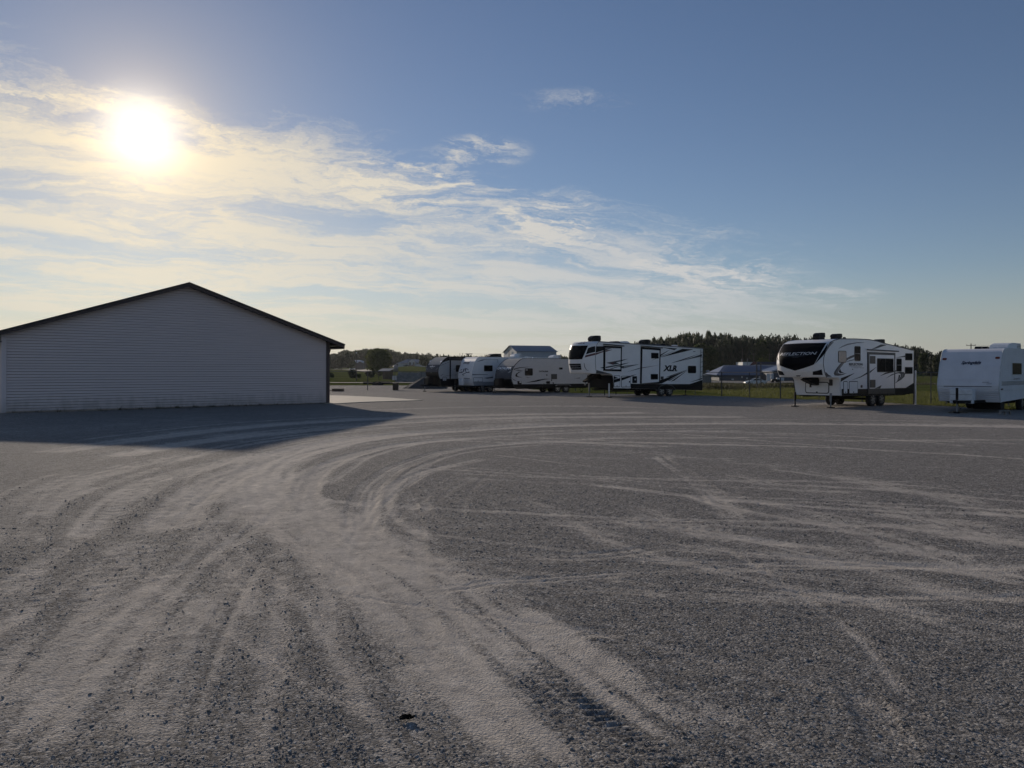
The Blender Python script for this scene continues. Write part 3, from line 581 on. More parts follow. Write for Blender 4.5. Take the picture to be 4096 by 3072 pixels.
# ------------------------------------------------------------------ trailers
class RV:
    """local frame: x from front to rear along the wall that faces the camera (y = 0), y away from it, z up"""
    def __init__(s, name, label, cat, ref, theta, width=2.44, group=None):
        s.O = Vector((ref[0], ref[1], 0)); s.th = math.radians(theta); s.W = width
        s.a = Vector((math.sin(s.th), math.cos(s.th), 0)); s.n = Vector((-math.cos(s.th), math.sin(s.th), 0))
        s.root = empty(name, s.O, math.pi/2-s.th); tag(s.root, label, cat, group)
        s.seam = None; s.B = lambda z: 0.0; s.pw = 2.6
    def side(s, p, y=0.0):
        d = Vector(((p[0]-CX)/F, 1, (HZ-p[1])/F)); t_ = (s.O.dot(s.n)+y)/d.dot(s.n); q = d*t_
        return ((q-s.O).dot(s.a), H+q.z)
    def sides(s, pts, y=0.0): return [s.side(p, y) for p in pts]
    def set_front(s, seam_px, B=None, pw=2.6):
        """seam_px: front edge of the near wall, bottom to top"""
        sp_ = s.sides(seam_px); s.seam = sp_; s.sz = [p[1] for p in sp_]; s.sx = [p[0] for p in sp_]
        if B: s.B = B
        s.pw = pw
    def xs(s, z): return float(np.interp(z, s.sz, s.sx))
    def X(s, y, z):
        tt = abs(2*y/s.W-1); return s.xs(z)-s.B(z)*(1-tt**s.pw)
    def front(s, p):
        d = Vector(((p[0]-CX)/F, 1, (HZ-p[1])/F)); prev = None
        def f(t_):
            q = d*t_-s.O; x = q.dot(s.a); y = q.dot(s.n); z = H+d.z*t_; return x-s.X(min(max(y, 0), s.W), z), y, z
        t0 = s.O.y-6
        while t0 < s.O.y+8:
            v = f(t0)
            if prev is not None and prev[0] < 0 <= v[0]:
                lo, hi = t0-.05, t0
                for _ in range(18):
                    md = (lo+hi)/2
                    if f(md)[0] < 0: lo = md
                    else: hi = md
                v = f(hi); return (min(max(v[1], 0), s.W), v[2])
            prev = v; t0 += .05
        return (s.W, H+d.z*s.O.y)
    # --- builders
    def part(s, name, me, m, parent=None, smooth=False): return link(name, me, m, parent or s.root, smooth)
    def plate(s, name, poly, m, off=.004, y0=0.0, parent=None):
        """thin plate on the near wall from local (x,z) polygon"""
        bm = bmesh.new(); prism(bm, poly, y0-off, y0+.001 if off > 0 else y0); return s.part(name, from_bm(bm), m, parent)
    def pplate(s, name, px, m, off=.004, parent=None): return s.plate(name, s.sides(px), m, off, parent=parent)
    def prect(s, name, p0, p1, m, off=.004, r=.03, parent=None, grow=0.0):
        (x0, z0), (x1, z1) = s.side(p0), s.side(p1); x0, x1 = sorted((x0, x1)); z0, z1 = sorted((z0, z1))
        return s.plate(name, rrect(x0-grow, z0-grow, x1+grow, z1+grow, r), m, off, parent=parent)
    def window(s, p0, p1, r=.08, fr=None, pane=None, split=False, name='window'):
        w = s.prect(name, p0, p1, fr or m_frame, .018, r)
        (x0, z0), (x1, z1) = s.side(p0), s.side(p1); x0, x1 = sorted((x0, x1)); z0, z1 = sorted((z0, z1)); g = .035
        s.plate('pane', rrect(x0+g, z0+g, x1-g, z1-g, max(.01, r-g)), pane or m_glass, .022, parent=w)
        if split == 'v': s.plate('mullion', [((x0+x1)/2-.012, z0+g), ((x0+x1)/2+.012, z0+g), ((x0+x1)/2+.012, z1-g), ((x0+x1)/2-.012, z1-g)], fr or m_frame, .027, parent=w)
        if split == 'h': s.plate('mullion', [(x0+g, (z0+z1)/2-.015), (x1-g, (z0+z1)/2-.015), (x1-g, (z0+z1)/2+.015), (x0+g, (z0+z1)/2+.015)], m_mgrey, .027, parent=w)
        return w
    def louvre(s, p0, p1, name='vent_grille'):
        w = s.prect(name, p0, p1, m_frame, .012, .02); (x0, z0), (x1, z1) = s.side(p0), s.side(p1); x0, x1 = sorted((x0, x1)); z0, z1 = sorted((z0, z1)); n = 5
        for i in range(n):
            zz = z0+(z1-z0)*(i+.5)/n; s.plate('slat', [(x0+.03, zz-.02), (x1-.03, zz-.02), (x1-.03, zz+.03), (x0+.03, zz+.03)], m_dgrey, .026, parent=w)
        return w
    def bent(s, bm, dz=.05, dy=.10):
        zs = [v.co.z for v in bm.verts]; z = math.ceil(min(zs)/dz)*dz
        while z < max(zs):
            bmesh.ops.bisect_plane(bm, geom=bm.verts[:]+bm.edges[:]+bm.faces[:], plane_co=(0, 0, z), plane_no=(0, 0, 1)); z += dz
        if s.B(1.5) or s.B(2.5):
            ys = [v.co.y for v in bm.verts]; y = math.ceil(min(ys)/dy)*dy
            while y < max(ys):
                bmesh.ops.bisect_plane(bm, geom=bm.verts[:]+bm.edges[:]+bm.faces[:], plane_co=(0, y, 0), plane_no=(0, 1, 0)); y += dy
    def fpoly(s, name, poly, m, off=.006, parent=None):
        """sheet on the front surface from (y,z) polygon"""
        bm = bmesh.new(); f = bm.faces.new([bm.verts.new((0, y, z)) for y, z in poly]); bmesh.ops.triangulate(bm, faces=[f]); s.bent(bm)
        for v in bm.verts: v.co.x = s.X(v.co.y, v.co.z)-off
        return s.part(name, from_bm(bm), m, parent)
    def fdecal(s, name, px, m, off=.006, parent=None, k=5):
        q = []
        for i in range(len(px)):
            a, b = px[i], px[(i+1) % len(px)]
            for j in range(k): q.append((a[0]+(b[0]-a[0])*j/k, a[1]+(b[1]-a[1])*j/k))
        poly = []
        for p in (s.front(p) for p in q):
            if not poly or (abs(p[0]-poly[-1][0])+abs(p[1]-poly[-1][1])) > .004: poly.append(p)
        return s.fpoly(name, poly, m, off, parent)
    def ftext(s, name, txt, p0, p1, p2, m, off=.009, shear=0, fat=0, space=1, parent=None):
        """p0 lower left, p1 lower right, p2 upper left in the photograph"""
        (ya, za), (yb, zb), (yc, zc_) = s.front(p0), s.front(p1), s.front(p2)
        bm = text_mesh(txt, shear, fat, space); bmesh.ops.triangulate(bm, faces=bm.faces[:])
        for v in bm.verts:
            u, w = v.co.x, v.co.y; v.co = (0, ya+(yb-ya)*u, za+(zb-za)*u+(zc_-za)*w)
        s.bent(bm)
        for v in bm.verts: v.co.x = s.X(min(max(v.co.y, 0), s.W), v.co.z)-off
        return s.part(name, from_bm(bm), m, parent)
    def stext(s, name, txt, p0, p1, m, off=.012, shear=0, fat=0, space=1, parent=None):
        """p0 lower left, p1 upper right"""
        (x0, z0), (x1, z1) = s.side(p0), s.side(p1); bm = text_mesh(txt, shear, fat, space)
        for v in bm.verts: v.co = (x0+(x1-x0)*v.co.x, -off, z0+(z1-z0)*v.co.y)
        return s.part(name, from_bm(bm), m, parent)
    def body(s, poly, m, name='body', y0=0.0, y1=None):
        bm = bmesh.new(); prism(bm, poly, y0, s.W if y1 is None else y1); return s.part(name, from_bm(bm), m)
    def cap(s, m, name='front_cap', ny=28, z0=None, z1=None, sub=5, smooth=True):
        zz = []
        for a, b in zip(s.sz[:-1], s.sz[1:]): zz += list(np.linspace(a, b, sub, endpoint=False))
        zz.append(s.sz[-1]); zz = [z for z in zz if (z0 is None or z >= z0-1e-6) and (z1 is None or z <= z1+1e-6)]
        if z0 is not None and zz[0] > z0: zz = [z0]+zz
        if z1 is not None and zz[-1] < z1: zz.append(z1)
        # denser towards the edges
        ts = [.5-.5*math.cos(math.pi*i/ny) for i in range(ny+1)]; v = []; f = []; rows = []
        if s.B(zz[0]): rows.append([(s.xs(zz[0]), t_*s.W, zz[0]-.002) for t_ in ts])
        for z in zz: rows.append([(s.X(t_*s.W, z)-.001, t_*s.W, z) for t_ in ts])
        if s.B(zz[-1]): rows.append([(s.xs(zz[-1]), t_*s.W, zz[-1]+.01) for t_ in ts])
        for r in rows: v += r
        n = ny+1
        for i in range(len(rows)-1):
            for j in range(ny): f.append((i*n+j, i*n+j+1, (i+1)*n+j+1, (i+1)*n+j))
        return s.part(name, pyd(v, f), m, smooth=smooth)
    def trim(s, pts, m, r=.02, y=0.0, name='edge_trim'):
        bm = bmesh.new()
        for a, b in zip(pts[:-1], pts[1:]): tube_bm(bm, (a[0], y, a[1]), (b[0], y, b[1]), r, 6)
        return s.part(name, from_bm(bm), m)
    def corrugated(s, name, poly, m, pitch, amp, off=.004):
        bm = bmesh.new(); f = bm.faces.new([bm.verts.new((x, 0, z)) for x, z in poly]); bmesh.ops.triangulate(bm, faces=[f])
        zs = [v.co.z for v in bm.verts]; z0, z1 = min(zs), max(zs); z = z0+pitch
        prof = [(0.0, -amp), (.64, -amp), (.66, 0.0), (.96, 0.0), (.98, -amp)]
        lv = []
        k_ = 0
        while z0+k_*pitch < z1:
            for fr_, yv in prof: lv.append((z0+(k_+fr_)*pitch, yv))
            k_ += 1
        for zz, _ in lv[1:]:
            if zz < z1: bmesh.ops.bisect_plane(bm, geom=bm.verts[:]+bm.edges[:]+bm.faces[:], plane_co=(0, 0, zz), plane_no=(0, 0, 1))
        la = [a for a, _ in lv]; lb = [b for _, b in lv]
        for v in bm.verts: v.co.y = float(np.interp(v.co.z, la, lb))-off
        bmesh.ops.recalc_face_normals(bm, faces=bm.faces[:]); return s.part(name, from_bm(bm), m)
    def wheel(s, x, y, r=.37, w=.24, rim=None, spokes=6, face=-1, z=None):
        z = r-.01 if z is None else z
        bm = bmesh.new(); prof = [(.60, -.5), (.80, -.52), (.95, -.46), (1.0, -.36), (1.0, .36), (.95, .46), (.80, .52), (.60, .5)]; seg = 28; rings = []
        for rr__, yy_ in prof: rings.append([bm.verts.new((x+r*rr__*math.cos(2*math.pi*i/seg), y+yy_*w, z+r*rr__*math.sin(2*math.pi*i/seg))) for i in range(seg)])
        for q in range(len(prof)):
            A, Bq = rings[q], rings[(q+1) % len(prof)]
            for i in range(seg): bm.faces.new((A[i], A[(i+1) % seg], Bq[(i+1) % seg], Bq[i]))
        bmesh.ops.recalc_face_normals(bm, faces=bm.faces[:]); wh = empty('wheel'); wh.parent = s.root
        s.part('tyre', from_bm(bm), m_tyre, wh, smooth=True)
        bm = bmesh.new(); yf = y+face*w*.44
        bmesh.ops.create_cone(bm, cap_ends=True, segments=28, radius1=r*.60, radius2=r*.60, depth=.02, matrix=Matrix.Translation((x, y+face*w*.25, z)) @ Matrix.Rotation(math.pi/2, 4, 'X'))
        for f in bm.faces: f.material_index = 1
        n0 = len(bm.faces)
        for i in range(spokes):
            an_ = 2*math.pi*i/spokes+.3; c_ = Vector((x+math.cos(an_)*r*.32, yf, z+math.sin(an_)*r*.32)); box_bm(bm, c_, (r*.56, .03, r*.13), Matrix.Rotation(-an_, 3, 'Y'))
        bmesh.ops.create_cone(bm, cap_ends=True, segments=16, radius1=r*.16, radius2=r*.13, depth=.05, matrix=Matrix.Translation((x, yf, z)) @ Matrix.Rotation(math.pi/2, 4, 'X'))
        R1, R2 = r*.63, r*.55
        vi = [[bm.verts.new((x+rr__*math.cos(2*math.pi*i/28), yy_, z+rr__*math.sin(2*math.pi*i/28))) for i in range(28)] for rr__, yy_ in ((R1, yf), (R2, yf+face*.012), (R2, yf-face*.05))]
        for q in range(2):
            for i in range(28): bm.faces.new((vi[q][i], vi[q][(i+1) % 28], vi[q+1][(i+1) % 28], vi[q+1][i]))
        bm.faces.ensure_lookup_table()
        me = from_bm(bm); me.materials.append(rim or m_rim); me.materials.append(m_chassis); s.part('rim', me, None, wh)
        return wh
    def wheels(s, pxs, base_px, rim=None, r=.37, far=True, spokes=6, inset=.16):
        for px in pxs:
            x, _ = s.side((px, base_px)); s.wheel(x, inset, r, rim=rim, spokes=spokes)
            if far: s.wheel(x, s.W-inset, r, rim=rim, spokes=spokes, face=1)
            bm = bmesh.new(); tube_bm(bm, (x, inset+.1, r), (x, s.W-inset-.1, r), .05); s.part('axle', from_bm(bm), m_chassis)
    def ac(s, x0, x1, z0, z1, m, yc=None, wd=.7, tail=True, name='air_conditioner'):
        """roof unit with a sloping nose; louvres at the rear"""
        yc = s.W/2 if yc is None else yc; L_ = x1-x0; h = z1-z0
        pr = [(x0, z0), (x0+L_*.02, z0+h*.38), (x0+L_*.12, z0+h*.72), (x0+L_*.32, z0+h*.95), (x0+L_*.55, z0+h), (x1-L_*.04, z0+h), (x1, z0+h*.1), (x1, z0)]
        bm = bmesh.new(); prism(bm, pr, yc-wd/2, yc+wd/2)
        a = s.part(name, from_bm(bm), m); md = a.modifiers.new('b', 'BEVEL'); md.width = .05; md.segments = 2; md.limit_method = 'ANGLE'; md.angle_limit = .5
        box('roof_curb', ((x0+x1)/2, yc, z0-.17), (L_*.9, wd*.85, .36), m, a)
        bm = bmesh.new()
        for i in range(4): box_bm(bm, (x1-L_*.17, yc-wd/2-.004, z0+h*(.2+.19*i)), (L_*.26, .012, h*.07))
        s.part('louvre', from_bm(bm), m_dgrey, a); return a
    def rv_ac(s, p0, p1, m, wd=.7):
        """p0,p1 opposite corners in the photograph, read on the middle plane of the roof"""
        l_, r_ = sorted((p0[0], p1[0])); t_, b_ = sorted((p0[1], p1[1])); ya, yb = s.W/2+wd/2, s.W/2-wd/2
        x0 = s.side((l_, b_), ya)[0]; x1 = max(x0+.62, s.side((r_, b_), yb)[0]); za = s.side((r_, b_), yb)[1]; zb = s.side((r_, t_), yb)[1]; s.ac(x0, x1, za, zb, m, wd=wd)
    def tongue(s, jack_px, jack_y, zf=.52, base=None, foot=True, ln=None):
        """A-frame, coupler, jack; jack_px is the jack's column"""
        d = Vector(((jack_px-CX)/F, 1, 0)); n = s.n; t_ = (s.O.dot(n)+s.W/2)/d.dot(n); xj = (d*t_-s.O).dot(s.a)
        xb = s.xs(zf+.1)+.9; bm = bmesh.new(); xt = xj-.35
        for yy_ in (.35, s.W-.35):
            a = Vector((xb, yy_, zf)); b = Vector((xt+.25, s.W/2+(.06 if yy_ > s.W/2 else -.06), zf)); dd = b-a
            box_bm(bm, (a+b)/2, (dd.length, .07, .13), Matrix.Rotation(math.atan2(dd.y, dd.x), 3, 'Z'))
        s.part('tongue_frame', from_bm(bm), m_chassis)
        bm = bmesh.new(); box_bm(bm, (xt+.12, s.W/2, zf+.03), (.32, .12, .12), None, .02); box_bm(bm, (xt-.06, s.W/2, zf+.03), (.10, .10, .10), None, .03); s.part('coupler', from_bm(bm), m_chassis)
        j = tube('jack_post', (xj, s.W/2, .06), (xj, s.W/2, zf+.35), .035, m_galv, s.root)
        tube('jack_head', (xj, s.W/2, zf+.1), (xj, s.W/2, zf+.62), .055, m_chassis, s.root)
        if foot: box('jack_foot', (xj, s.W/2, .05), (.22, .22, .06), m_chassis, s.root)
        bm = bmesh.new()
        pts = [(xt+.05, s.W/2-.1, zf), (xt+.25, s.W/2-.16, .22), (xt+.55, s.W/2-.16, .30), (xt+.75, s.W/2-.3, zf-.05)]
        for a, b in zip(pts[:-1], pts[1:]): tube_bm(bm, a, b, .012, 5)
        s.part('safety_chain', from_bm(bm), m_chassis); return xj
    def frame(s, x0, x1, z=.50):
        bm = bmesh.new()
        for yy_ in (.4, s.W-.4): box_bm(bm, ((x0+x1)/2, yy_, z), (x1-x0, .08, .18))
        n = int((x1-x0)/1.2)
        for i in range(n+1): box_bm(bm, (x0+(x1-x0)*i/max(n, 1), s.W/2, z), (.06, s.W-.3, .10))
        s.part('chassis_rail', from_bm(bm), m_chassis)
    def scissor(s, x, y, zt=.45, w=.42):
        bm = bmesh.new(); zm = zt/2+.02
        for sg in (-1, 1):
            tube_bm(bm, (x, y, .03), (x+sg*w/2, y, zm), .02, 5); tube_bm(bm, (x+sg*w/2, y, zm), (x, y, zt), .02, 5)
        box_bm(bm, (x, y, .025), (.2, .14, .03)); s.part('stabiliser_jack', from_bm(bm), m_chassis)
    def post(s, x, y, z1, m=None, r=.045, foot=.28, name='landing_leg'):
        bm = bmesh.new(); tube_bm(bm, (x, y, .04), (x, y, z1*.6), r*.8, 8); tube_bm(bm, (x, y, z1*.45), (x, y, z1), r*1.25, 8); g = s.part(name, from_bm(bm), m or m_galv)
        box('foot_pad', (x, y, .03), (foot, foot, .04), m_chassis, g); return g
    def marker(s, p, m=None, on='side', r=.03):
        if on == 'side':
            x, z = s.side(p); s.plate('marker_lamp', rrect(x-r*1.6, z-r*.8, x+r*1.6, z+r*.8, r*.7), m or m_lampred, .02)
        else:
            y, z = s.front(p); s.fpoly('marker_lamp', rrect(y-r*1.8, z-r, y+r*1.8, z+r, r*.8), m or m_lampred, .02)
def planeX(rv, p, xl):
    d = Vector(((p[0]-CX)/F, 1, (HZ-p[1])/F)); t_ = (xl+rv.O.dot(rv.a))/d.dot(rv.a); q = d*t_-rv.O; return (q.dot(rv.n), H+d.z*t_)
def xplate(rv, name, poly, xl, m, off=.006, parent=None):
    bm = bmesh.new(); a = [bm.verts.new((xl-off, y, z)) for y, z in poly]; b = [bm.verts.new((xl+.001, y, z)) for y, z in poly]; n = len(poly)
    bm.faces.new(a); bm.faces.new(b[::-1])
    for i in range(n): bm.faces.new((a[i], b[i], b[(i+1) % n], a[(i+1) % n]))
    bmesh.ops.recalc_face_normals(bm, faces=bm.faces[:]); bmesh.ops.triangulate(bm, faces=[f for f in bm.faces if len(f.verts) > 4])
    return rv.part(name, from_bm(bm), m, parent)
def fcorr(rv, z0, z1, pitch, amp, m, name='front_siding'):
    v = []; f = []; lv = []; z = z0
    while z < z1-.001:
        for fr_, o_ in ((0, amp), (.62, amp*.8), (.86, 0), (.98, amp*.3)):
            if z+fr_*pitch < z1: lv.append((z+fr_*pitch, o_))
        z += pitch
    for z, o_ in lv: v += [(rv.xs(z)-o_-.003, .03, z), (rv.xs(z)-o_-.003, rv.W-.03, z)]
    for i in range(len(lv)-1): f.append((2*i, 2*i+1, 2*i+3, 2*i+2))
    return rv.part(name, pyd(v, f), m)
def roof_vent(rv, p0, p1, m, wd=.5):
    y = rv.W/2-wd/2; (x0, za), (x1, zb) = rv.side(p0, y), rv.side(p1, y); za, zb = sorted((za, zb)); x0, x1 = sorted((x0, x1))
    bm = bmesh.new(); prism(bm, [(x0, za-.05), (x0+.06, zb-(zb-za)*.25), (x0+(x1-x0)*.3, zb), (x1-(x1-x0)*.25, zb), (x1, za+(zb-za)*.3), (x1, za-.05)], y, y+wd); rv.part('roof_vent', from_bm(bm), m)
def door_panel(rv, p0, p1, fill, r=.06, trimm=None, name='baggage_door'):
    w = rv.prect(name, p0, p1, trimm or m_black, .010, r); (x0, z0), (x1, z1) = rv.side(p0), rv.side(p1); x0, x1 = sorted((x0, x1)); z0, z1 = sorted((z0, z1)); g = .035
    rv.plate('panel', rrect(x0+g, z0+g, x1-g, z1-g, max(.01, r-g*.6)), fill, .016, parent=w)
    rv.plate('latch', rrect((x0+x1)/2-.03, z0+.05, (x0+x1)/2+.03, z0+.12, .01), m_frame, .024, parent=w); return w
GRP = None

# ===== white toy-hauler fifth wheel with black slashes
x5 = RV('fifth_wheel_trailer', 'tall white fifth-wheel trailer with black slash stripes, windscreen-like nose and two closed slide-outs', 'trailer', (6.0, 53.0), 53, 2.59)
seam = ZB([(590, 622), (583, 560), (576, 470), (578, 380), (585, 290), (595, 220), (608, 185), (640, 163)])
_zb, _zt = x5.side(seam[0])[1], x5.side(seam[-1])[1]
def bx5(z):
    u = (z-_zb)/(_zt-_zb); return float(np.interp(u, [0, .06, .25, .5, .75, .9, .96, 1.0], [.62, .70, .76, .80, .78, .70, .60, .42]))
x5.set_front(seam, bx5, 3.0)
rear_t, rear_b = ZB([(2110, 264), (2104, 862)]); low = ZB([(2104, 862), (1700, 851), (1090, 833), (840, 830), (838, 720), (826, 650), (806, 628)])
x5.body(x5.seam+x5.sides([rear_t])+x5.sides(low), m_white)
x5.cap(m_white)
xl = x5.side(ZB([(826, 700)])[0])[0]; lz0 = x5.side(ZB([(838, 830)])[0])[1]; lz1 = _zb
bm = bmesh.new(); prism(bm, [(xl-.07, lz1-.14), (xl+.05, lz1-.14), (xl+.10, lz0), (xl+.0, lz0)], .02, x5.W-.02); x5.part('front_wall', from_bm(bm), m_black)
x5.trim(x5.seam, m_frame, .014); x5.trim(x5.seam, m_frame, .014, x5.W)
x5.trim(x5.sides(ZB([(622, 163), (640, 166), (2112, 264)])), m_mgrey, .035, .0, 'roof_gutter')
x5.pplate('skirt', ZB([(1080, 765), (1210, 769), (1700, 772), (1920, 772), (2103, 712), (2104, 861), (1700, 850), (1080, 832)]), m_black, .006)
for p0, p1 in (((838, 650), (928, 814)), ((945, 655), (1076, 816))): door_panel(x5, *ZB([p0, p1]), m_white)
for nm, outer, inner in (('slide_out', [(690, 222), (950, 238), (942, 592), (688, 582)], [(713, 256), (932, 262), (926, 563), (710, 558)]), ('slide_out', [(1222, 240), (1502, 265), (1490, 768), (1212, 766)], [(1242, 274), (1483, 292), (1476, 740), (1231, 762)])):
    so_ = x5.pplate(nm, ZB(outer), m_black, .05); x5.pplate('slide_panel', ZB(inner), m_white, .056, so_)
for a, b in (((680, 203), (975, 229)), ((1215, 229), (1525, 256))):
    (xa, za), (xb_, zb_) = x5.sides(ZB([a, b])); bm = bmesh.new(); tube_bm(bm, (xa, -.08, za), (xb_, -.08, zb_), .035, 8); x5.part('awning_roll', from_bm(bm), m_frame)
def slash(rv, Zx, pts, m=None, off=.008, nm='stripe'): return rv.pplate(nm, Zx(pts), m or m_black, off)
for pts, m, off in (
    ([(586, 233), (690, 232), (690, 290), (580, 324)], m_black, .008), ([(713, 262), (800, 262), (713, 288)], m_black, .062),
    ([(577, 330), (690, 300), (690, 313), (577, 357)], m_maroon, .008), ([(713, 290), (815, 281), (713, 313)], m_maroon, .062),
    ([(722, 468), (926, 430), (926, 449), (862, 461), (908, 480), (820, 497)], m_dgrey, .062), ([(770, 470), (850, 456), (818, 472), (845, 485), (815, 489)], m_maroon, .066), ([(944, 428), (1040, 411), (944, 446)], m_black, .008),
    ([(645, 537), (688, 529), (688, 548)], m_black, .008), ([(714, 525), (926, 486), (926, 505), (714, 545)], m_dgrey, .062), ([(944, 484), (1065, 465), (944, 502)], m_black, .008), ([(770, 556), (926, 508), (926, 516), (800, 556)], m_black, .062),
    ([(905, 522), (926, 519), (926, 532)], m_black, .062), ([(944, 516), (1208, 487), (975, 548), (944, 540)], m_dgrey, .008), ([(985, 522), (1100, 506), (980, 535)], m_silver, .012),
    ([(1028, 598), (1208, 541), (1208, 552)], m_black, .008), ([(1234, 536), (1474, 501), (1234, 546)], m_maroon, .062),
    ([(1515, 246), (1745, 264), (1702, 286)], m_black, .008), ([(1504, 352), (1640, 280), (1504, 372)], m_black, .008), ([(1504, 374), (1725, 291), (1504, 386)], m_mgrey, .008), ([(1755, 265), (1975, 277), (1506, 392), (1820, 268)], m_black, .008), ([(1363, 437), (1474, 388), (1474, 396)], m_black, .062),
    ([(1655, 472), (2055, 340), (1800, 441)], m_black, .008), ([(1700, 458), (1990, 368), (1860, 415)], m_maroon, .011), ([(1810, 438), (2096, 345), (2096, 377)], m_dgrey, .008),
    ([(1580, 673), (1893, 562), (1640, 664)], m_black, .008), ([(1325, 764), (1545, 702), (1893, 569), (1610, 718), (1520, 764)], m_black, .008), ([(1650, 735), (1890, 576), (1700, 722)], m_black, .008), ([(1600, 722), (1760, 650), (1640, 725)], m_mgrey, .008),
    ([(1915, 748), (2100, 684), (2100, 700)], m_black, .008), ([(592, 571), (805, 627), (592, 621)], m_dgrey, .008), ([(838, 660), (900, 685), (838, 700)], m_black, .018), ([(838, 706), (928, 685), (928, 727), (838, 752)], m_black, .022), ([(945, 682), (1076, 653), (1076, 672), (945, 722)], m_black, .022), ([(1080, 652), (1165, 630), (1080, 668)], m_black, .008)):
    slash(x5, ZB, pts, m, off)
def up(w, dy):  # move a window assembly out onto a slide-out
    w.location.y -= dy
up(x5.window(*ZB([(1363, 325), (1468, 408)]), r=.05), .056); up(x5.window(*ZB([(1357, 628), (1460, 706)]), r=.05), .056); x5.window(*ZB([(1895, 510), (2012, 617)]), r=.10)
bxs = x5.prect('power_inlet', *ZB([(1103, 660), (1168, 757)]), m_black, .02, .04); x5.prect('socket_cover', *ZB([(1132, 695), (1152, 716)]), m_silver, .026, .01, bxs)
x5.prect('door_knob', *ZB([(1053, 728), (1070, 750)]), m_frame, .03, .03); x5.prect('utility_box', *ZB([(1508, 663), (1543, 706)]), m_dgrey, .05, .02)
x5.prect('data_plate', *ZB([(1972, 303), (2003, 311)]), m_frame, .01, .01)
x5.stext('lettering', 'XLR', *ZB([(1540, 588), (1738, 505)]), m_black, shear=.25, fat=.05); x5.stext('lettering', 'NITRO', *ZB([(1648, 592), (1746, 571)]), m_mgrey, shear=.1)
lad = empty('ladder'); lad.parent = x5.root; (xa, za), (xb_, zb_) = x5.sides(ZB([(2072, 275), (2060, 722)])); (xc, zc1), (xd, zd) = x5.sides(ZB([(2106, 275), (2100, 690)]))
bm = bmesh.new(); tube_bm(bm, (xa, -.07, za), (xb_, -.07, zb_), .018, 6); x5.part('rail', from_bm(bm), m_frame, lad); bm = bmesh.new(); tube_bm(bm, (xc, -.07, zc1), (xd, -.07, zd), .018, 6); x5.part('rail', from_bm(bm), m_frame, lad)
for i in range(6):
    u = .1+i*.16; bm = bmesh.new(); tube_bm(bm, (xa+(xb_-xa)*u, -.07, za+(zb_-za)*u), (xc+(xd-xc)*u, -.07, zc1+(zd-zc1)*u), .014, 6); x5.part('rung', from_bm(bm), m_frame, lad)
# nose
x5.fdecal('windscreen_panel', ZC([(262, 332), (300, 325), (690, 320), (640, 440), (545, 655), (400, 662), (218, 662), (214, 600), (222, 500), (236, 420)]), m_glass, .008)
x5.fdecal('side_glass_panel', ZC([(692, 385), (780, 350), (868, 335), (868, 478), (720, 512), (640, 540)]), m_black, .008)
x5.fdecal('side_glass_panel', ZC([(158, 380), (186, 395), (158, 530), (128, 520), (140, 430)]), m_black, .008)
x5.fdecal('stripe', ZC([(630, 562), (868, 500), (868, 552), (608, 614)]), m_maroon, .008)
gri = x5.fdecal('grille', ZC([(222, 768), (512, 766), (530, 915), (292, 918)]), m_black, .010)
for y0, y1 in ((806, 812), (868, 876)): x5.fdecal('grille_bar', ZC([(238, y0+4), (512, y0-4), (514, y1-4), (240, y1+4)]), m_silver, .018, gri)
x5.ftext('lettering', 'NITRO', *ZC([(285, 862), (455, 852), (285, 836)]), m_mgrey, .022)
x5.ftext('lettering', 'XLR', *ZC([(385, 285), (600, 278), (385, 238)]), m_navy, .012, shear=.3, fat=.045)
for pts in ([(590, 752), (600, 752), (618, 850), (668, 930), (740, 944), (664, 938), (606, 855)], [(128, 760), (138, 760), (200, 935), (190, 935)]): x5.fdecal('crease_line', ZC(pts), m_dgrey, .010)
x5.rv_ac(*ZB([(462, 80), (660, 150)]), m_ac, .45); x5.rv_ac(*ZB([(1182, 136), (1363, 204)]), m_ac, .45)
roof_vent(x5, *ZB([(830, 158), (932, 176)]), m_ac); roof_vent(x5, *ZB([(945, 157), (1068, 186)]), m_acw); roof_vent(x5, *ZB([(1490, 198), (1582, 216)]), m_ac); roof_vent(x5, *ZB([(1700, 212), (1750, 228)]), m_silver, .3)
x5.wheels([2220+1532*.28029, 2220+1645*.28029], 1588, r=.39)
bm = bmesh.new(); c0 = x5.side(ZB([(1588, 800)])[0])
prism(bm, [(c0[0]+.98*math.cos(a), c0[1]-.34+.5*math.sin(a)) for a in np.linspace(0, math.pi, 13)]+[(c0[0]+.92*math.cos(a), c0[1]-.34+.42*math.sin(a)) for a in np.linspace(math.pi, 0, 13)], -.05, .22); x5.part('fender', from_bm(bm), m_dgrey)
xleg = x5.side(ZB([(815, 900)])[0])[0]; x5.post(xleg, .30, 1.0, m_acw); x5.post(xleg-.05, x5.W-.30, 1.0)
xe = x5.side(rear_b)[0]; x5.frame(xl+.3, xe-.2, .55); x5.post(xe-1.55, .35, .6, m_chassis, .04, .3, 'stabiliser_jack'); x5.post(xe-1.55, x5.W-.35, .6, m_chassis, .04, .3, 'stabiliser_jack')
bm = bmesh.new(); prism(bm, [(xl+.02, lz1-.02), (xl-.75, lz1-.02), (xl-1.35, lz1-.42), (xl-1.55, lz1-.52), (xl-1.5, lz1-.62), (xl-1.25, lz1-.58), (xl-.5, lz1-.36), (xl+.02, lz1-.40)], x5.W/2-.16, x5.W/2+.16); x5.part('pin_box', from_bm(bm), m_chassis)
tube('king_pin', (xl-1.42, x5.W/2, lz1-.82), (xl-1.42, x5.W/2, lz1-.6), .05, m_galv, x5.root)
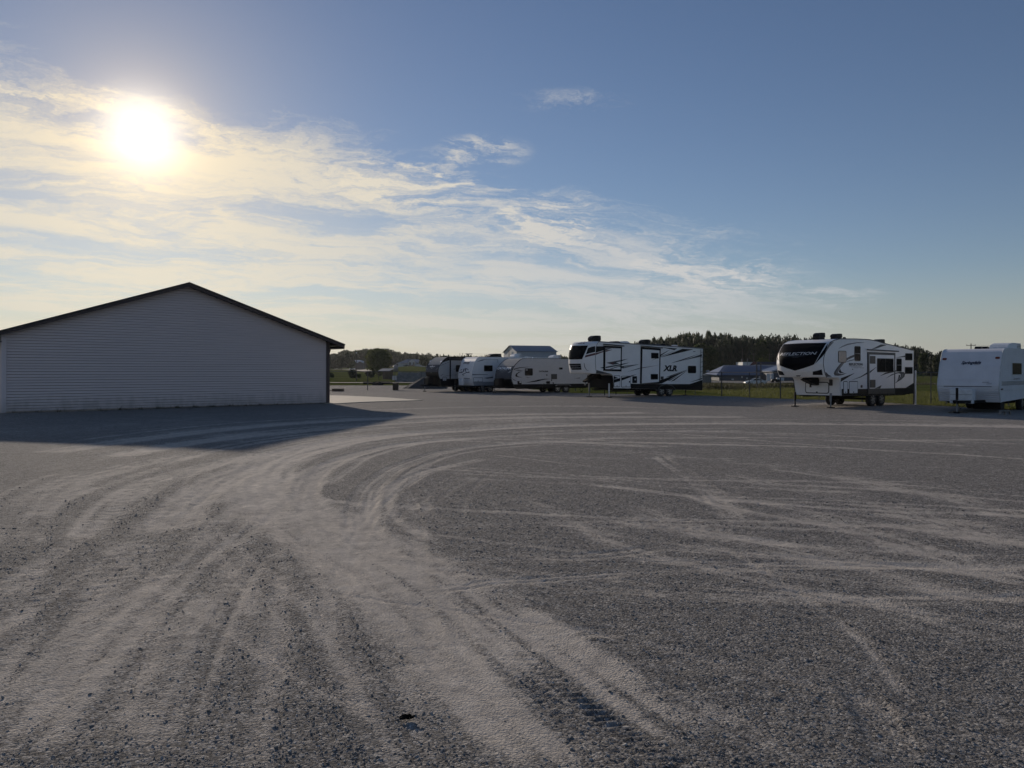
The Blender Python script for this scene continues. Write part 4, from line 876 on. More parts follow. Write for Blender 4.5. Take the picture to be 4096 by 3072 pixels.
# underslung water and gas pipes
bm = bmesh.new(); tube_bm(bm, (xl+.2, .5, .42), (xl+2.6, .5, .40), .03, 6); tube_bm(bm, (xl+.9, .6, .2), (xl+.9, .6, .5), .03, 6); tube_bm(bm, (xl+.45, 1.3, .12), (xl+.45, 1.3, .5), .03, 6); x5.part('drain_pipe', from_bm(bm), m_chassis)

# ===== fifth wheel with the black nose
r5 = RV('fifth_wheel_trailer', 'white fifth-wheel trailer with big glossy black nose panel, pale lettering and grey crescent graphics', 'trailer', (16.4, 38.5), 53, 2.59)
seam = ZD([(850, 690), (822, 610), (806, 500), (812, 420), (835, 340), (870, 262), (905, 207), (960, 174), (1045, 158)])
_rb, _rt = r5.side(seam[0])[1], r5.side(seam[-1])[1]
def br5(z):
    u = (z-_rb)/(_rt-_rb); return float(np.interp(u, [0, .2, .45, .7, .85, .93, 1.0], [.26, .30, .32, .30, .25, .19, .08]))
r5.set_front(seam, br5, 4.0)
low = ZD([(1240, 158), (1440, 168), (1560, 192), (1640, 218), (2055, 318), (2052, 912), (1750, 935), (1060, 942), (1050, 850), (1038, 730), (1028, 700), (1012, 690)])
r5.body(r5.seam+r5.sides(low), m_white); r5.cap(m_white)
r5.trim(r5.seam, m_frame, .016); r5.trim(r5.seam, m_white, .02, r5.W); r5.trim(r5.sides(ZD([(900, 208), (960, 174), (1045, 156), (1240, 157), (1440, 166), (1560, 190), (1640, 216), (2058, 318)])), m_frame, .022, 0, 'roof_gutter')
r5.pplate('skirt', ZD([(1060, 850), (1420, 848), (1785, 838), (2052, 833), (2051, 912), (1750, 934), (1062, 941)]), m_black, .006)
slash(r5, ZD, [(1945, 834), (2054, 765), (2053, 833)], m_black)
for p0, p1 in (((1082, 742), (1139, 918)), ((1160, 742), (1281, 915))): door_panel(r5, *ZD([p0, p1]), m_white)
so_ = r5.pplate('slide_out', ZD([(1412, 338), (1790, 355), (1785, 916), (1415, 919)]), m_dgrey, .05); r5.pplate('slide_panel', ZD([(1431, 374), (1772, 384), (1770, 840), (1433, 846)]), m_white, .056, so_)
(xa, za), (xb_, zb_) = r5.sides(ZD([(1392, 306), (1825, 330)])); bm = bmesh.new(); tube_bm(bm, (xa, -.09, za), (xb_, -.09, zb_), .03, 8); r5.part('awning_roll', from_bm(bm), m_frame)
up(r5.louvre(*ZD([(1437, 393), (1510, 500)])), .056); up(r5.louvre(*ZD([(1437, 723), (1510, 831)])), .056)
m_blind = mat('window with closed blind', (0.16, 0.165, 0.17), 0.2)
r5.window(*ZD([(1010, 320), (1122, 486)]), r=.09, pane=m_blind); r5.window(*ZD([(1235, 255), (1318, 465)]), r=.09, split='h'); up(r5.window(*ZD([(1533, 425), (1760, 618)]), r=.07, split='v'), .056)
r5.window(*ZD([(1815, 428), (1886, 610)]), r=.07, split='h'); r5.window(*ZD([(1937, 355), (2036, 455)]), r=.06); r5.window(*ZD([(1933, 545), (2037, 641)]), r=.06)
for pts, m, off in (
    ([(1012, 293), (1070, 255), (1140, 225), (1280, 203), (1392, 209), (1270, 216), (1140, 242)], m_mgrey, .008),
    ([(1233, 376), (1180, 395), (1115, 432), (1050, 490), (1000, 550), (958, 612), (950, 640), (965, 664), (1010, 668), (1075, 655), (1132, 629), (1060, 642), (1012, 634), (1000, 610), (1030, 545), (1080, 490), (1150, 440), (1233, 405)], m_dgrey, .008),
    ([(985, 640), (975, 618), (1010, 560), (1050, 510), (1120, 455), (1150, 440), (1085, 500), (1040, 560), (1005, 615), (1020, 637)], m_mgrey, .011), ([(1038, 572), (1018, 608), (1035, 630), (1092, 628), (1050, 608)], m_black, .011), ([(1230, 440), (1160, 455), (1120, 480), (1180, 462), (1230, 452)], m_mgrey, .008),
    ([(1045, 752), (1240, 629), (1050, 700)], m_black, .008), ([(1195, 728), (1320, 678), (1410, 622), (1410, 642), (1320, 690)], m_black, .008), ([(1434, 606), (1528, 545), (1434, 630)], m_black, .062),
    ([(1575, 672), (1650, 625), (1768, 602), (1768, 616), (1660, 640)], m_black, .062), ([(1792, 596), (1815, 592), (1815, 606), (1792, 612)], m_black, .008),
    ([(1657, 702), (1735, 648), (1768, 638), (1768, 648), (1740, 660)], m_dgrey, .062), ([(1790, 628), (1870, 613), (1918, 616), (1936, 640), (1925, 680), (1880, 722), (1797, 770), (1850, 715), (1880, 672), (1872, 640), (1845, 632), (1790, 642)], m_dgrey, .008), ([(1885, 640), (1915, 640), (1905, 680), (1850, 730), (1888, 680)], m_mgrey, .011), ([(1850, 655), (1868, 660), (1860, 690), (1830, 735), (1845, 690)], m_black, .011),
    ([(1800, 418), (1935, 388), (1935, 408)], m_dgrey, .008), ([(1468, 302), (1600, 236), (1690, 238), (1530, 292)], m_dgrey, .008), ([(1500, 843), (1560, 815), (1595, 797), (1578, 842)], m_dgrey, .062),
    ([(1160, 534), (1342, 537), (1342, 540), (1160, 537)], m_dgrey, .008), ([(1190, 546), (1320, 548), (1320, 551), (1190, 549)], m_dgrey, .008), ([(1225, 558), (1285, 560), (1285, 562), (1225, 560)], m_dgrey, .008), ([(1312, 550), (1368, 552), (1366, 566), (1314, 564)], m_silver, .008)):
    slash(r5, ZD, pts, m, off)
slash(r5, ZE, [(1192, 262), (1285, 236), (1200, 330), (1118, 450), (1125, 400)], m_mgrey); slash(r5, ZE, [(1112, 836), (1170, 895), (1240, 936), (1134, 943)], m_dgrey)
r5.stext('lettering', 'REFLECTION', *ZD([(1158, 525), (1346, 493)]), m_black, fat=.03)
r5.prect('water_inlet', *ZD([(1322, 795), (1342, 832)]), m_frame, .03, .03); r5.prect('small_lamp', *ZD([(1204, 572), (1214, 583)]), m_frame, .02, .015)
# nose graphics
m_noseblk = mat('black nose panel', (0.008, 0.008, 0.010), 0.5, var=.2, spec=.02)
r5.fdecal('nose_panel', ZE([(205, 300), (262, 286), (700, 262), (1140, 258), (1020, 460), (890, 690), (860, 706), (680, 768), (505, 818), (340, 768), (198, 712), (186, 600), (188, 400)]), m_noseblk, .014)
r5.fdecal('nose_panel', ZE([(1168, 270), (1140, 400), (1082, 505), (1000, 590), (905, 684), (1030, 475)]), m_noseblk, .014); r5.fdecal('nose_panel', ZE([(168, 350), (168, 620), (128, 545), (136, 480)]), m_noseblk, .008)
r5.ftext('lettering', 'REFLECTION', *ZE([(208, 516), (938, 494), (208, 462)]), m_silver, .022, shear=.22, fat=.02)
for pts in ([(220, 545), (380, 512), (560, 500), (810, 516), (560, 506), (390, 520)], [(330, 542), (500, 522), (720, 530), (500, 528)], [(420, 556), (540, 545), (600, 549), (540, 550)]): r5.fdecal('swoosh_line', ZE(pts), m_mgrey, .020)
r5.fdecal('lower_vent_panel', ZE([(862, 836), (950, 818), (1042, 792), (1062, 905), (862, 905)]), m_black, .008); r5.fdecal('lower_vent_panel', ZE([(136, 800), (255, 840), (296, 908), (158, 905)]), m_black, .008); r5.fdecal('small_badge', ZE([(520, 912), (620, 912), (600, 936), (540, 936)]), m_dgrey, .008)
xl = r5.side(ZD([(1042, 800)])[0])[0]-.01
fw = xplate(r5, 'front_wall', [planeX(r5, p, xl) for p in ZE([(480, 962), (1385, 955), (1420, 1300), (1405, 1318), (545, 1302), (525, 1285)])], xl, m_white, .02)
fwp = [planeX(r5, p, xl) for p in ZE([(466, 956), (480, 962), (525, 1285), (545, 1302), (1405, 1318), (1430, 1318), (530, 1310), (512, 1290)])]; xplate(r5, 'front_wall_trim', fwp, xl, m_frame, .03)
dy0, dz0 = planeX(r5, ZE([(715, 1270)])[0], xl); dy1, dz1 = planeX(r5, ZE([(1195, 1045)])[0], xl)
dr = xplate(r5, 'front_hatch', rrect(dy0, dz0, dy1, dz1, .12), xl-.02, m_frame, .012); xplate(r5, 'hatch_panel', rrect(dy1+.045, dz0+.045, dy0-.045, dz1-.045, .09), xl-.032, m_white, .008, dr); xplate(r5, 'latch', rrect((dy0+dy1)/2-.04, dz0+.02, (dy0+dy1)/2+.04, dz0+.10, .02), xl-.038, m_frame, .02, dr)
hy, hz_ = planeX(r5, ZE([(1232, 1055)])[0], xl); xplate(r5, 'cable_hatch', rrect(hy-.09, hz_-.16, hy+.09, hz_+.16, .03), xl-.02, m_frame, .03)
r5.rv_ac(*ZD([(655, 72), (828, 136)]), m_ac, .36); r5.rv_ac(*ZD([(895, 85), (1058, 138)]), m_ac, .36); r5.rv_ac(*ZD([(1475, 163), (1662, 228)]), m_ac, .36); roof_vent(r5, *ZD([(1098, 131), (1120, 150)]), m_ac, .12)
r5.wheels([3060+1505*.28933, 3060+1625*.28933], 1624, r=.375)
c0 = r5.side(ZD([(1590, 900)])[0]); bm = bmesh.new()
for cx_ in (r5.side(ZD([(1530, 900)])[0])[0], r5.side(ZD([(1645, 900)])[0])[0]):
    prism(bm, [(cx_+.47*math.cos(a), c0[1]-.22+.44*math.sin(a)) for a in np.linspace(.15, math.pi-.15, 11)]+[(cx_+.42*math.cos(a), c0[1]-.22+.39*math.sin(a)) for a in np.linspace(math.pi-.15, .15, 11)], -.06, .20)
r5.part('fender', from_bm(bm), m_dgrey)
xleg = r5.side(ZE([(1300, 1500)])[0])[0]+.12; r5.post(xleg, .28, .75, m_galv); r5.post(xleg, r5.W-.32, .75, m_chassis)
xe = r5.side(ZD([(2052, 912)])[0])[0]; r5.frame(xl+.3, xe-.15, .60); r5.post(xe-2.9, .4, .6, m_galv, .035, .2, 'stabiliser_jack')
bm = bmesh.new(); prism(bm, [(xl+.02, _rb-.02), (xl-.9, _rb-.02), (xl-1.2, _rb-.12), (xl-.9, _rb-.22), (xl-.2, _rb-.42), (xl+.02, _rb-.40)], r5.W/2-.17, r5.W/2+.17); r5.part('pin_box', from_bm(bm), m_chassis)
tube('king_pin', (xl-.55, r5.W/2, _rb-.52), (xl-.55, r5.W/2, _rb-.3), .05, m_chassis, r5.root)

# ===== old white trailer with blue script lettering
sp5 = RV('travel_trailer', 'older white ribbed travel trailer with blue script lettering and boxed gas tanks', 'trailer', (21.53, 33.9), 45)
seam = ZF([(1715, 1255), (1700, 1130), (1690, 1060), (1682, 960), (1690, 850), (1715, 600), (1745, 400), (1756, 340), (1778, 302), (1818, 285)])
sp5.set_front(seam); zt = sp5.sz[-1]; zb0 = sp5.sz[0]; LEN = 7.8
sp5.body(sp5.seam+[(LEN, zt+.05), (LEN, zb0+.12), (.4, zb0+.02)], m_white2); sp5.cap(m_white2, sub=6)
sp5.corrugated('side_siding', [(x+.02, z) for x, z in sp5.seam[3:]]+[(LEN-.02, zt-.02), (LEN-.02, sp5.sz[2]+.03), (sp5.xs(sp5.sz[2])+.03, sp5.sz[2]+.03)], m_white2, .082, .018)
zlow = sp5.front(ZF([(1300, 985)])[0])[1]; fcorr(sp5, zb0+.02, zlow, .092, .024, m_white2)
for yy_ in (0, sp5.W): sp5.trim(sp5.seam, m_wframe, .022, yy_)
sp5.trim([sp5.seam[-1], (LEN, zt+.05)], m_wframe, .022, 0, 'roof_gutter')
for y in (503, 851):
    zz = sp5.front(ZF([(1200, y)])[0])[1]; sp5.fpoly('joint_strip', [(.05, zz-.012), (sp5.W-.05, zz-.012), (sp5.W-.05, zz+.012), (.05, zz+.012)], m_white2, .014)
sp5.fdecal('stripe', ZF([(695, 958), (1555, 968), (1555, 978), (695, 968)]), m_navy, .016)
sp5.ftext('lettering', 'Springdale', *ZF([(1005, 585), (1360, 581), (1005, 513)]), m_navy, .018, shear=.42, fat=.035); sp5.fdecal('underline', ZF([(1240, 576), (1335, 574), (1335, 579), (1240, 580)]), m_mgrey, .016)
sp5.ftext('lettering', 'American', *ZF([(1380, 903), (1510, 901), (1380, 878)]), m_mgrey, .018, shear=.5); sp5.ftext('lettering', 'Classic', *ZF([(1465, 930), (1560, 927), (1465, 905)]), m_mgrey, .018, shear=.5)
sp5.marker(ZF([(712, 476)])[0], on='front', r=.05); sp5.marker(ZF([(1662, 454)])[0], on='front', r=.05)
for y0, y1, m in ((684, 692, m_dgrey), (708, 722, m_mgrey), (740, 752, m_navy), (766, 778, m_navy)):
    z1_, z0_ = sp5.side(ZG([(900, y0)])[0])[1], sp5.side(ZG([(900, y1)])[0])[1]; sp5.plate('stripe', [(.08, z0_), (LEN-.05, z0_), (LEN-.05, z1_), (.08, z1_)], m, .026)
sp5.window(*ZG([(1182, 186), (1425, 512)]), r=.04, fr=m_wframe).location.y -= .02; sp5.stext('lettering', 'Springdale', *ZG([(1215, 645), (1385, 575)]), m_mgrey, .03, shear=.4); sp5.prect('lock_cap', *ZG([(908, 856), (948, 894)]), m_frame, .04, .05)
pc = empty('gas_bottle_cover'); pc.parent = sp5.root; xf = sp5.xs(.8)-.95; yc = planeX(sp5, ZF([(1003, 1150)])[0], xf); hw = .46
zlo, zhi = planeX(sp5, ZF([(1003, 1275)])[0], xf)[1], planeX(sp5, ZF([(1003, 1012)])[0], xf)[1]
bm = bmesh.new(); box_bm(bm, (xf+.25, yc[0], (zlo+zhi)/2), (.5, 2*hw, zhi-zlo), None, .05); sp5.part('shell', from_bm(bm), m_acw, pc)
for u in (.22, .62): box('rib', (xf-.003, yc[0], zlo+(zhi-zlo)*u), (.012, 2*hw-.06, .014), m_mgrey, pc)
xj = sp5.tongue(3828, 0, .50, foot=True); sp5.frame(.6, LEN-.2, .42)
for x in (4.2, 5.1): sp5.wheel(x, .16, .34); sp5.wheel(x, sp5.W-.16, .34, face=1)
box('battery_box', (.95, .7, .30), (.7, 1.1, .34), m_chassis, sp5.root, .02)
y_ac = sp5.W/2-.4; (ax0, az0), (ax1, az1) = sp5.side(ZF([(1832, 272)])[0], y_ac), sp5.side(ZF([(1900, 178)])[0], y_ac); sp5.ac(ax0, ax0+2.9, zt+.02, az1, m_acw, wd=.8)
for px in (1375, 1488): roof_vent(sp5, *ZF([(px-22, 248), (px+22, 285)]), m_ac, .25)

# ===== ribbed grey trailer with swoosh graphics
ca = RV('travel_trailer', 'grey ribbed travel trailer with rounded dark nose, swoosh stripes and pale nose lettering', 'trailer', (.05, 63.9), 57)
seam = ZI([(640, 852), (592, 762), (560, 680), (543, 600), (546, 520), (566, 420), (600, 332), (650, 258), (720, 182), (790, 122), (850, 96), (892, 89)])
ca.set_front(seam); zt = ca.sz[-1]; LEN = 8.3; zsk = ca.sz[1]
ca.body(ca.seam+[(LEN, zt), (LEN, ca.sz[0])], m_chassis)
m_beige = mat('lit nose top and pale lettering', (0.50, 0.475, 0.44), 0.85, var=.05, spec=.0); m_nose = mat('dark grey nose gelcoat', (0.13, 0.132, 0.14), 0.6, var=.06, spec=.0)  # paler nose tops: light on the upward slope is put into the colour
zA = ca.front(ZI([(330, 288)])[0])[1]; zB = ca.front(ZI([(330, 625)])[0])[1]
ca.cap(m_black, 'nose_lower', z1=zB); ca.cap(m_nose, 'nose_middle', z0=zB, z1=zA); ca.cap(m_beige, 'nose_upper', z0=zA)
m_catside = mat('light grey ribbed aluminium', (0.50, 0.51, 0.53), 0.55, var=.06, spec=.2)
ca.corrugated('side_siding', [(x+.015, z) for x, z in ca.seam[1:]]+[(LEN-.02, zt-.03), (LEN-.02, zsk)], m_catside, .131, .085)
for yy_ in (0, ca.W): ca.trim(ca.seam, m_frame, .024, yy_)
ca.trim([ca.seam[-1], (LEN, zt)], m_frame, .03, 0, 'roof_gutter')
def lift(rv, pts, Zx, m, off=.094): return rv.pplate('stripe', Zx(pts), m, off)
for pts, m in (([(592, 395), (622, 352), (760, 320), (900, 312), (1050, 301), (900, 326), (760, 342), (680, 362)], m_dgrey), ([(832, 420), (742, 440), (690, 470), (650, 512), (650, 545), (668, 566), (740, 582), (842, 582), (760, 572), (705, 552), (690, 520), (705, 485), (765, 446)], m_black), ([(900, 716), (1050, 690), (1250, 642), (1400, 618), (1562, 622), (1400, 640), (1200, 692), (1000, 714)], m_black), ([(860, 402), (742, 418), (640, 400), (700, 380)], m_mgrey), ([(900, 570), (1050, 590), (960, 594)], m_mgrey), ([(2170, 612), (2330, 590), (2330, 606)], m_black), ([(560, 605), (640, 655), (690, 680), (620, 660)], m_dgrey)): lift(ca, pts, ZI, m)
for p0, p1, r in (((890, 345), (1097, 537), .09),): up(ca.window(*ZI([p0, p1]), r=r), .088)
ca.prect('curtain', *ZI([(905, 358), (962, 410)]), m_mgrey, .115, .02)
up(ca.louvre(*ZI([(1577, 495), (1728, 629)])), .088); ca.prect('vent_cover', *ZI([(1785, 325), (1872, 378)]), m_black, .10, .03); b_ = ca.prect('service_hatch', *ZI([(703, 678), (806, 758)]), m_black, .10, .02); ca.prect('socket_cover', *ZI([(750, 683), (798, 724)]), m_silver, .11, .01, b_); ca.prect('service_hatch', *ZI([(1450, 683), (1543, 747)]), m_black, .10, .02)
for p in ((1464, 521), (1586, 656), (1632, 730), (1385, 757)): x, z = ca.side(ZI([p])[0]); ca.plate('inlet_cap', rrect(x-.06, z-.06, x+.06, z+.06, .05), m_frame, .10)
for p in ((1874, 718), (1908, 737)): x, z = ca.side(ZI([p])[0]); ca.plate('inlet_cap', rrect(x-.05, z-.05, x+.05, z+.05, .045), m_silver, .10)
ca.stext('lettering', 'CATALINA', *ZI([(1255, 447), (1502, 405)]), m_black, .100, fat=.05)
ca.ftext('lettering', 'CATALINA', *ZI([(183, 378), (545, 378), (183, 306)]), m_white, .012, shear=.12, fat=.06); ca.ftext('lettering', 'TRAIL BLAZER', *ZI([(248, 420), (440, 416), (248, 400)]), m_silver, .012, shear=.3); ca.ftext('lettering', 'COACHMEN', *ZI([(350, 270), (510, 266), (350, 250)]), m_mgrey, .012, shear=.2)
for pts in ([(112, 416), (140, 432), (178, 470), (135, 450)], [(462, 470), (510, 430), (560, 400), (558, 412), (515, 450)]): ca.fdecal('stripe', ZI(pts), m_silver, .012)
ca.fdecal('stripe', ZI([(285, 440), (320, 452), (362, 428), (322, 446)]), m_silver, .012)
ca.rv_ac(*ZI([(1508, 0), (1850, 104)]), m_acw, .7); roof_vent(ca, *ZI([(965, 45), (1092, 84)]), m_acw); roof_vent(ca, *ZI([(1110, 58), (1262, 96)]), m_acw)
ca.wheels([1960+1772*.15371, 1960+1988*.15371], 1572, r=.345, spokes=5)
fx = ca.sides(ZI([(1690, 806), (1722, 768), (2055, 768), (2092, 806), (2078, 806), (2046, 782), (1732, 782), (1706, 806)])); ca.plate('fender', fx, m_galv, .14)
xj = ca.tongue(1978, 0, .50); ca.frame(.6, LEN-.2, .46); ca.scissor(ca.side((2287, 1560))[0], .5); ca.scissor(ca.side((2287, 1560))[0], ca.W-.4); ca.scissor(ca.side((2340, 1560))[0], .5)
box('gas_bottle_cover', (ca.xs(.9)-.52, ca.W/2, .92), (.5, .72, .72), m_black, ca.root, .08); box('battery_box', (ca.xs(.8)-.3, ca.W/2+.6, .66), (.3, .3, .28), m_acw, ca.root, .02)
box('step', (2.2, .1, .38), (.7, .5, .06), m_chassis, ca.root)

# ===== white trailer with the mountain cat emblem
co = RV('travel_trailer', 'white travel trailer with slanted nose, navy landscape emblem and white gas bottles', 'trailer', (-3.45, 66.8), 57)
seam = ZA([(772, 580), (756, 545), (743, 480), (743, 420), (752, 360), (770, 300), (790, 236), (812, 197), (850, 169)])
co.set_front(seam); zt = co.sz[-1]; LEN = 8.6; zb0 = co.sz[0]
co.body(co.seam+[(LEN, zt), (LEN, zb0)], m_white); co.cap(m_white)
for yy_ in (0, co.W): co.trim(co.seam, m_wframe, .02, yy_)
zz = co.side(ZA([(760, 526)])[0])[1]; co.plate('lower_band', [(co.xs(zb0)+.01, zb0), (LEN-.01, zb0), (LEN-.01, zz), (co.xs(zz)+.01, zz)], m_greyc, .006)
co.window(*ZA([(913, 290), (1035, 375)]), r=.05); door_panel(co, *ZA([(760, 463), (896, 527)]), m_white, .06, m_mgrey)
for pts in ([(805, 241), (880, 211), (960, 200), (890, 222)], [(742, 418), (960, 420), (975, 424), (742, 431)], [(905, 470), (1042, 455), (1042, 470), (960, 480)], [(1000, 446), (1045, 440), (1045, 446)]): slash(co, ZA, pts, m_navy)
for a, b in (((945, 208), (1112, 212)), ((1108, 212), (1112, 250))): slash(co, ZA, [a, (b[0], a[1]), b, (a[0], b[1])], m_mgrey, .01, 'slide_trim')
co.fdecal('stripe', ZA([(535, 469), (712, 473), (712, 481), (535, 477)]), m_navy, .010)
co.ftext('lettering', 'COUGAR', *ZH([(1510, 488), (1725, 478), (1510, 415)]), m_navy, .012, shear=.3, fat=.05); co.fdecal('underline', ZH([(1640, 494), (1715, 490), (1715, 500), (1640, 504)]), m_mgrey, .010)
for pts in ([(1345, 806), (1400, 772), (1450, 755), (1492, 742), (1492, 796), (1420, 800)], [(1592, 796), (1600, 752), (1640, 765), (1665, 772), (1720, 750), (1735, 796)], [(1510, 690), (1545, 640), (1562, 660), (1548, 720), (1530, 780), (1508, 760)], [(1575, 605), (1592, 640), (1640, 640), (1690, 668), (1640, 664), (1600, 668), (1612, 730), (1590, 760), (1578, 690)], [(1395, 715), (1430, 685), (1480, 672), (1465, 700), (1430, 708)], [(1640, 690), (1680, 672), (1708, 706), (1680, 700)], [(1460, 870), (1490, 835), (1530, 820), (1580, 800), (1600, 822), (1560, 832), (1510, 858)], [(1490, 880), (1550, 868), (1550, 884), (1505, 890)]): co.fdecal('emblem', ZH(pts), m_navy, .010)
for p in ((1420, 388), (1770, 395)): co.marker(ZH([p])[0], m_chrome, 'front', .04)
gb_ = empty('gas_bottles'); gb_.parent = co.root; xg = co.xs(1.0)-.42
for yy_ in (co.W/2-.17, co.W/2+.17):
    bm = bmesh.new()
    for z0_, z1_, r1, r2 in ((.62, .68, .13, .16), (.68, 1.05, .16, .16), (1.05, 1.15, .16, .12), (1.15, 1.28, .09, .10)): tube_bm(bm, (xg, yy_, z0_), (xg, yy_, z1_), r1, 14, r2)
    co.part('gas_bottle', from_bm(bm), m_acw, gb_)
co.tongue(1820, 0, .52); co.frame(.6, LEN-.2, .50); co.wheels([1680+903*.28029, 1680+1005*.28029], 1566, r=.35); co.rv_ac(*ZA([(1280, 125), (1452, 182)]), m_acw, .7)

# ===== black and grey trailer with open roof awning
pu = RV('travel_trailer', 'black and pale grey travel trailer with cat head emblem on rounded nose', 'trailer', (-6.47, 69.0), 57)
seam = ZH([(745, 1288), (716, 1120), (693, 1005), (650, 900), (633, 800), (633, 720), (651, 620), (690, 532), (740, 452), (800, 372), (870, 302), (940, 257), (1002, 241)])
pu.set_front(seam); zt = pu.sz[-1]; LEN = 8.4
pu.body(pu.seam+[(LEN, zt), (LEN, pu.sz[0])], m_black)
zA = pu.front(ZH([(450, 514)])[0])[1]; zB = pu.front(ZH([(400, 768)])[0])[1]
pu.cap(m_black, 'nose_lower', z1=zB); pu.cap(m_nose, 'nose_middle', z0=zB, z1=zA); pu.cap(m_beige, 'nose_upper', z0=zA)
pu.corrugated('side_siding', [(x+.02, z) for x, z in pu.seam[2:8]]+pu.sides(ZH([(790, 432), (1030, 350), (1500, 372)]))+[(LEN-.05, pu.side(ZH([(1500, 372)])[0])[1]), (LEN-.05, pu.sz[2])], m_cream, .099, .03)
for yy_ in (0, pu.W): pu.trim(pu.seam, m_frame, .022, yy_)
pu.pplate('awning_arm', ZH([(1034, 345), (1072, 345), (1066, 1005), (1026, 1005)]), m_black, .06); xr = pu.sides(ZH([(1000, 300)]))[0]
bm = bmesh.new(); tube_bm(bm, (xr[0], -.10, zt-.22), (LEN-1, -.10, zt-.22), .09, 10); pu.part('awning_roll', from_bm(bm), m_frame)
door_panel(pu, *ZH([(778, 940), (924, 1084)]), m_cream, .09).location.y -= .03; up(pu.window(*ZH([(1245, 525), (1420, 765)]), r=.10), .03)
for pts in ([(702, 545), (1028, 404), (1028, 424), (708, 560)], [(1082, 706), (1250, 630), (1250, 666)], [(840, 908), (1026, 880), (1026, 892)], [(1070, 878), (1268, 855), (1268, 880), (1070, 892)]): pu.pplate('stripe', ZH(pts), m_black, .034)
for p in ((738, 890), (782, 863)): x, z = pu.side(ZH([p])[0]); pu.plate('inlet_cap', rrect(x-.07, z-.035, x+.07, z+.035, .03), m_frame, .03)
pu.ftext('lettering', 'PUMA', *ZH([(365, 502), (610, 506), (365, 428)]), m_beige, .012, shear=.25, fat=.05)
for pts in ([(345, 556), (378, 558), (388, 600), (362, 606)], [(408, 556), (440, 534), (468, 560), (448, 592), (412, 600), (392, 580)], [(470, 576), (540, 545), (508, 580), (468, 606)], [(392, 626), (442, 624), (416, 652)], [(212, 602), (240, 640), (268, 692), (230, 650)], [(538, 692), (590, 655), (642, 600), (602, 656)]): pu.fdecal('emblem', ZH(pts), m_silver, .012)
pu.fdecal('small_badge', ZH([(370, 776), (410, 776), (404, 796), (376, 796)]), m_mgrey, .012)
for p in ((332, 382), (745, 400)): pu.marker(ZH([p])[0], m_chrome, 'front', .06)
pu.tongue(1699, 0, .56); pu.frame(.6, LEN-.2, .52); box('gas_bottle_cover', (pu.xs(.9)-.50, pu.W/2, 1.0), (.52, .74, .74), m_black, pu.root, .10); pu.wheels([1870, 1896], 1563, r=.35)
yq = pu.W/2-.35; x0q, z0q = pu.side(ZA([(990, 165)])[0], yq); x1q, z1q = pu.side(ZA([(1168, 125)])[0], yq); pu.ac(x0q, x1q, zt, max(z1q, zt+.25), m_ac)
bm = bmesh.new(); xa_, za_ = pu.side(ZA([(697, 165)])[0], 1.0); tube_bm(bm, (xa_, 1.0, zt-.02), (xa_, 1.0, zt+.28), .03, 6); box_bm(bm, (xa_+.02, 1.0, zt+.32), (.55, .3, .07)); pu.part('antenna', from_bm(bm), m_ac)
# ------------------------------------------------------------------ props standing by the trailers
def cinder(x, y, rz, label):
    e = empty('cinder_block', (x, y, 0), rz); tag(e, label, 'concrete block'); bm = bmesh.new()
    for c, s_ in (((0, 0, .185), (.40, .19, .03)), ((0, 0, .015), (.40, .19, .03)), ((-.185, 0, .1), (.03, .19, .14)), ((.185, 0, .1), (.03, .19, .14)), ((0, 0, .1), (.03, .19, .14))): box_bm(bm, c, s_)
    link('block', from_bm(bm), m_block, e)
gx_, gy_ = gpt(4020, 1661); cinder(gx_, gy_, -.25, 'grey hollow cinder block lying under the script-lettered white trailer')
gx_, gy_ = gpt(3832, 1652); pl_ = empty('timber_pads', (gx_, gy_, 0), -.5); tag(pl_, 'weathered timber boards under the jack of the script-lettered white trailer', 'boards')
for i, (a, b, c) in enumerate(((0, 0, .02), (.05, .18, .02), (.02, .08, .06))): box('board', (a, b, c), (.75-.15*i, .17, .038), m_wood, pl_)
gx_, gy_ = gpt(1818, 1571); box_o = tag(box('concrete_pad', (gx_, gy_, .03), (.45, .45, .06), m_block, None, .01), 'pale concrete pad under the jack of the landscape-emblem trailer', 'pad')
gx_, gy_ = gpt(1630, 2880); dbm = bmesh.new(); r_ = random.Random(3)
for i in range(46):
    a = r_.gauss(0, .017), r_.gauss(0, .007), abs(r_.gauss(.004, .006))+.003; q = .004+.005*r_.random()
    bmesh.ops.create_icosphere(dbm, subdivisions=1, radius=q, matrix=Matrix.Translation((gx_+a[0], gy_+a[1], a[2]+.008)) @ Matrix.Diagonal((1.4, 1.2, .8, 1)))
tag(link('dung_clump', from_bm(dbm), mat('dark clump', (.012, .011, .01), .9, spec=.05)), 'small dark crumbly clump on the pale gravel track', 'clump')

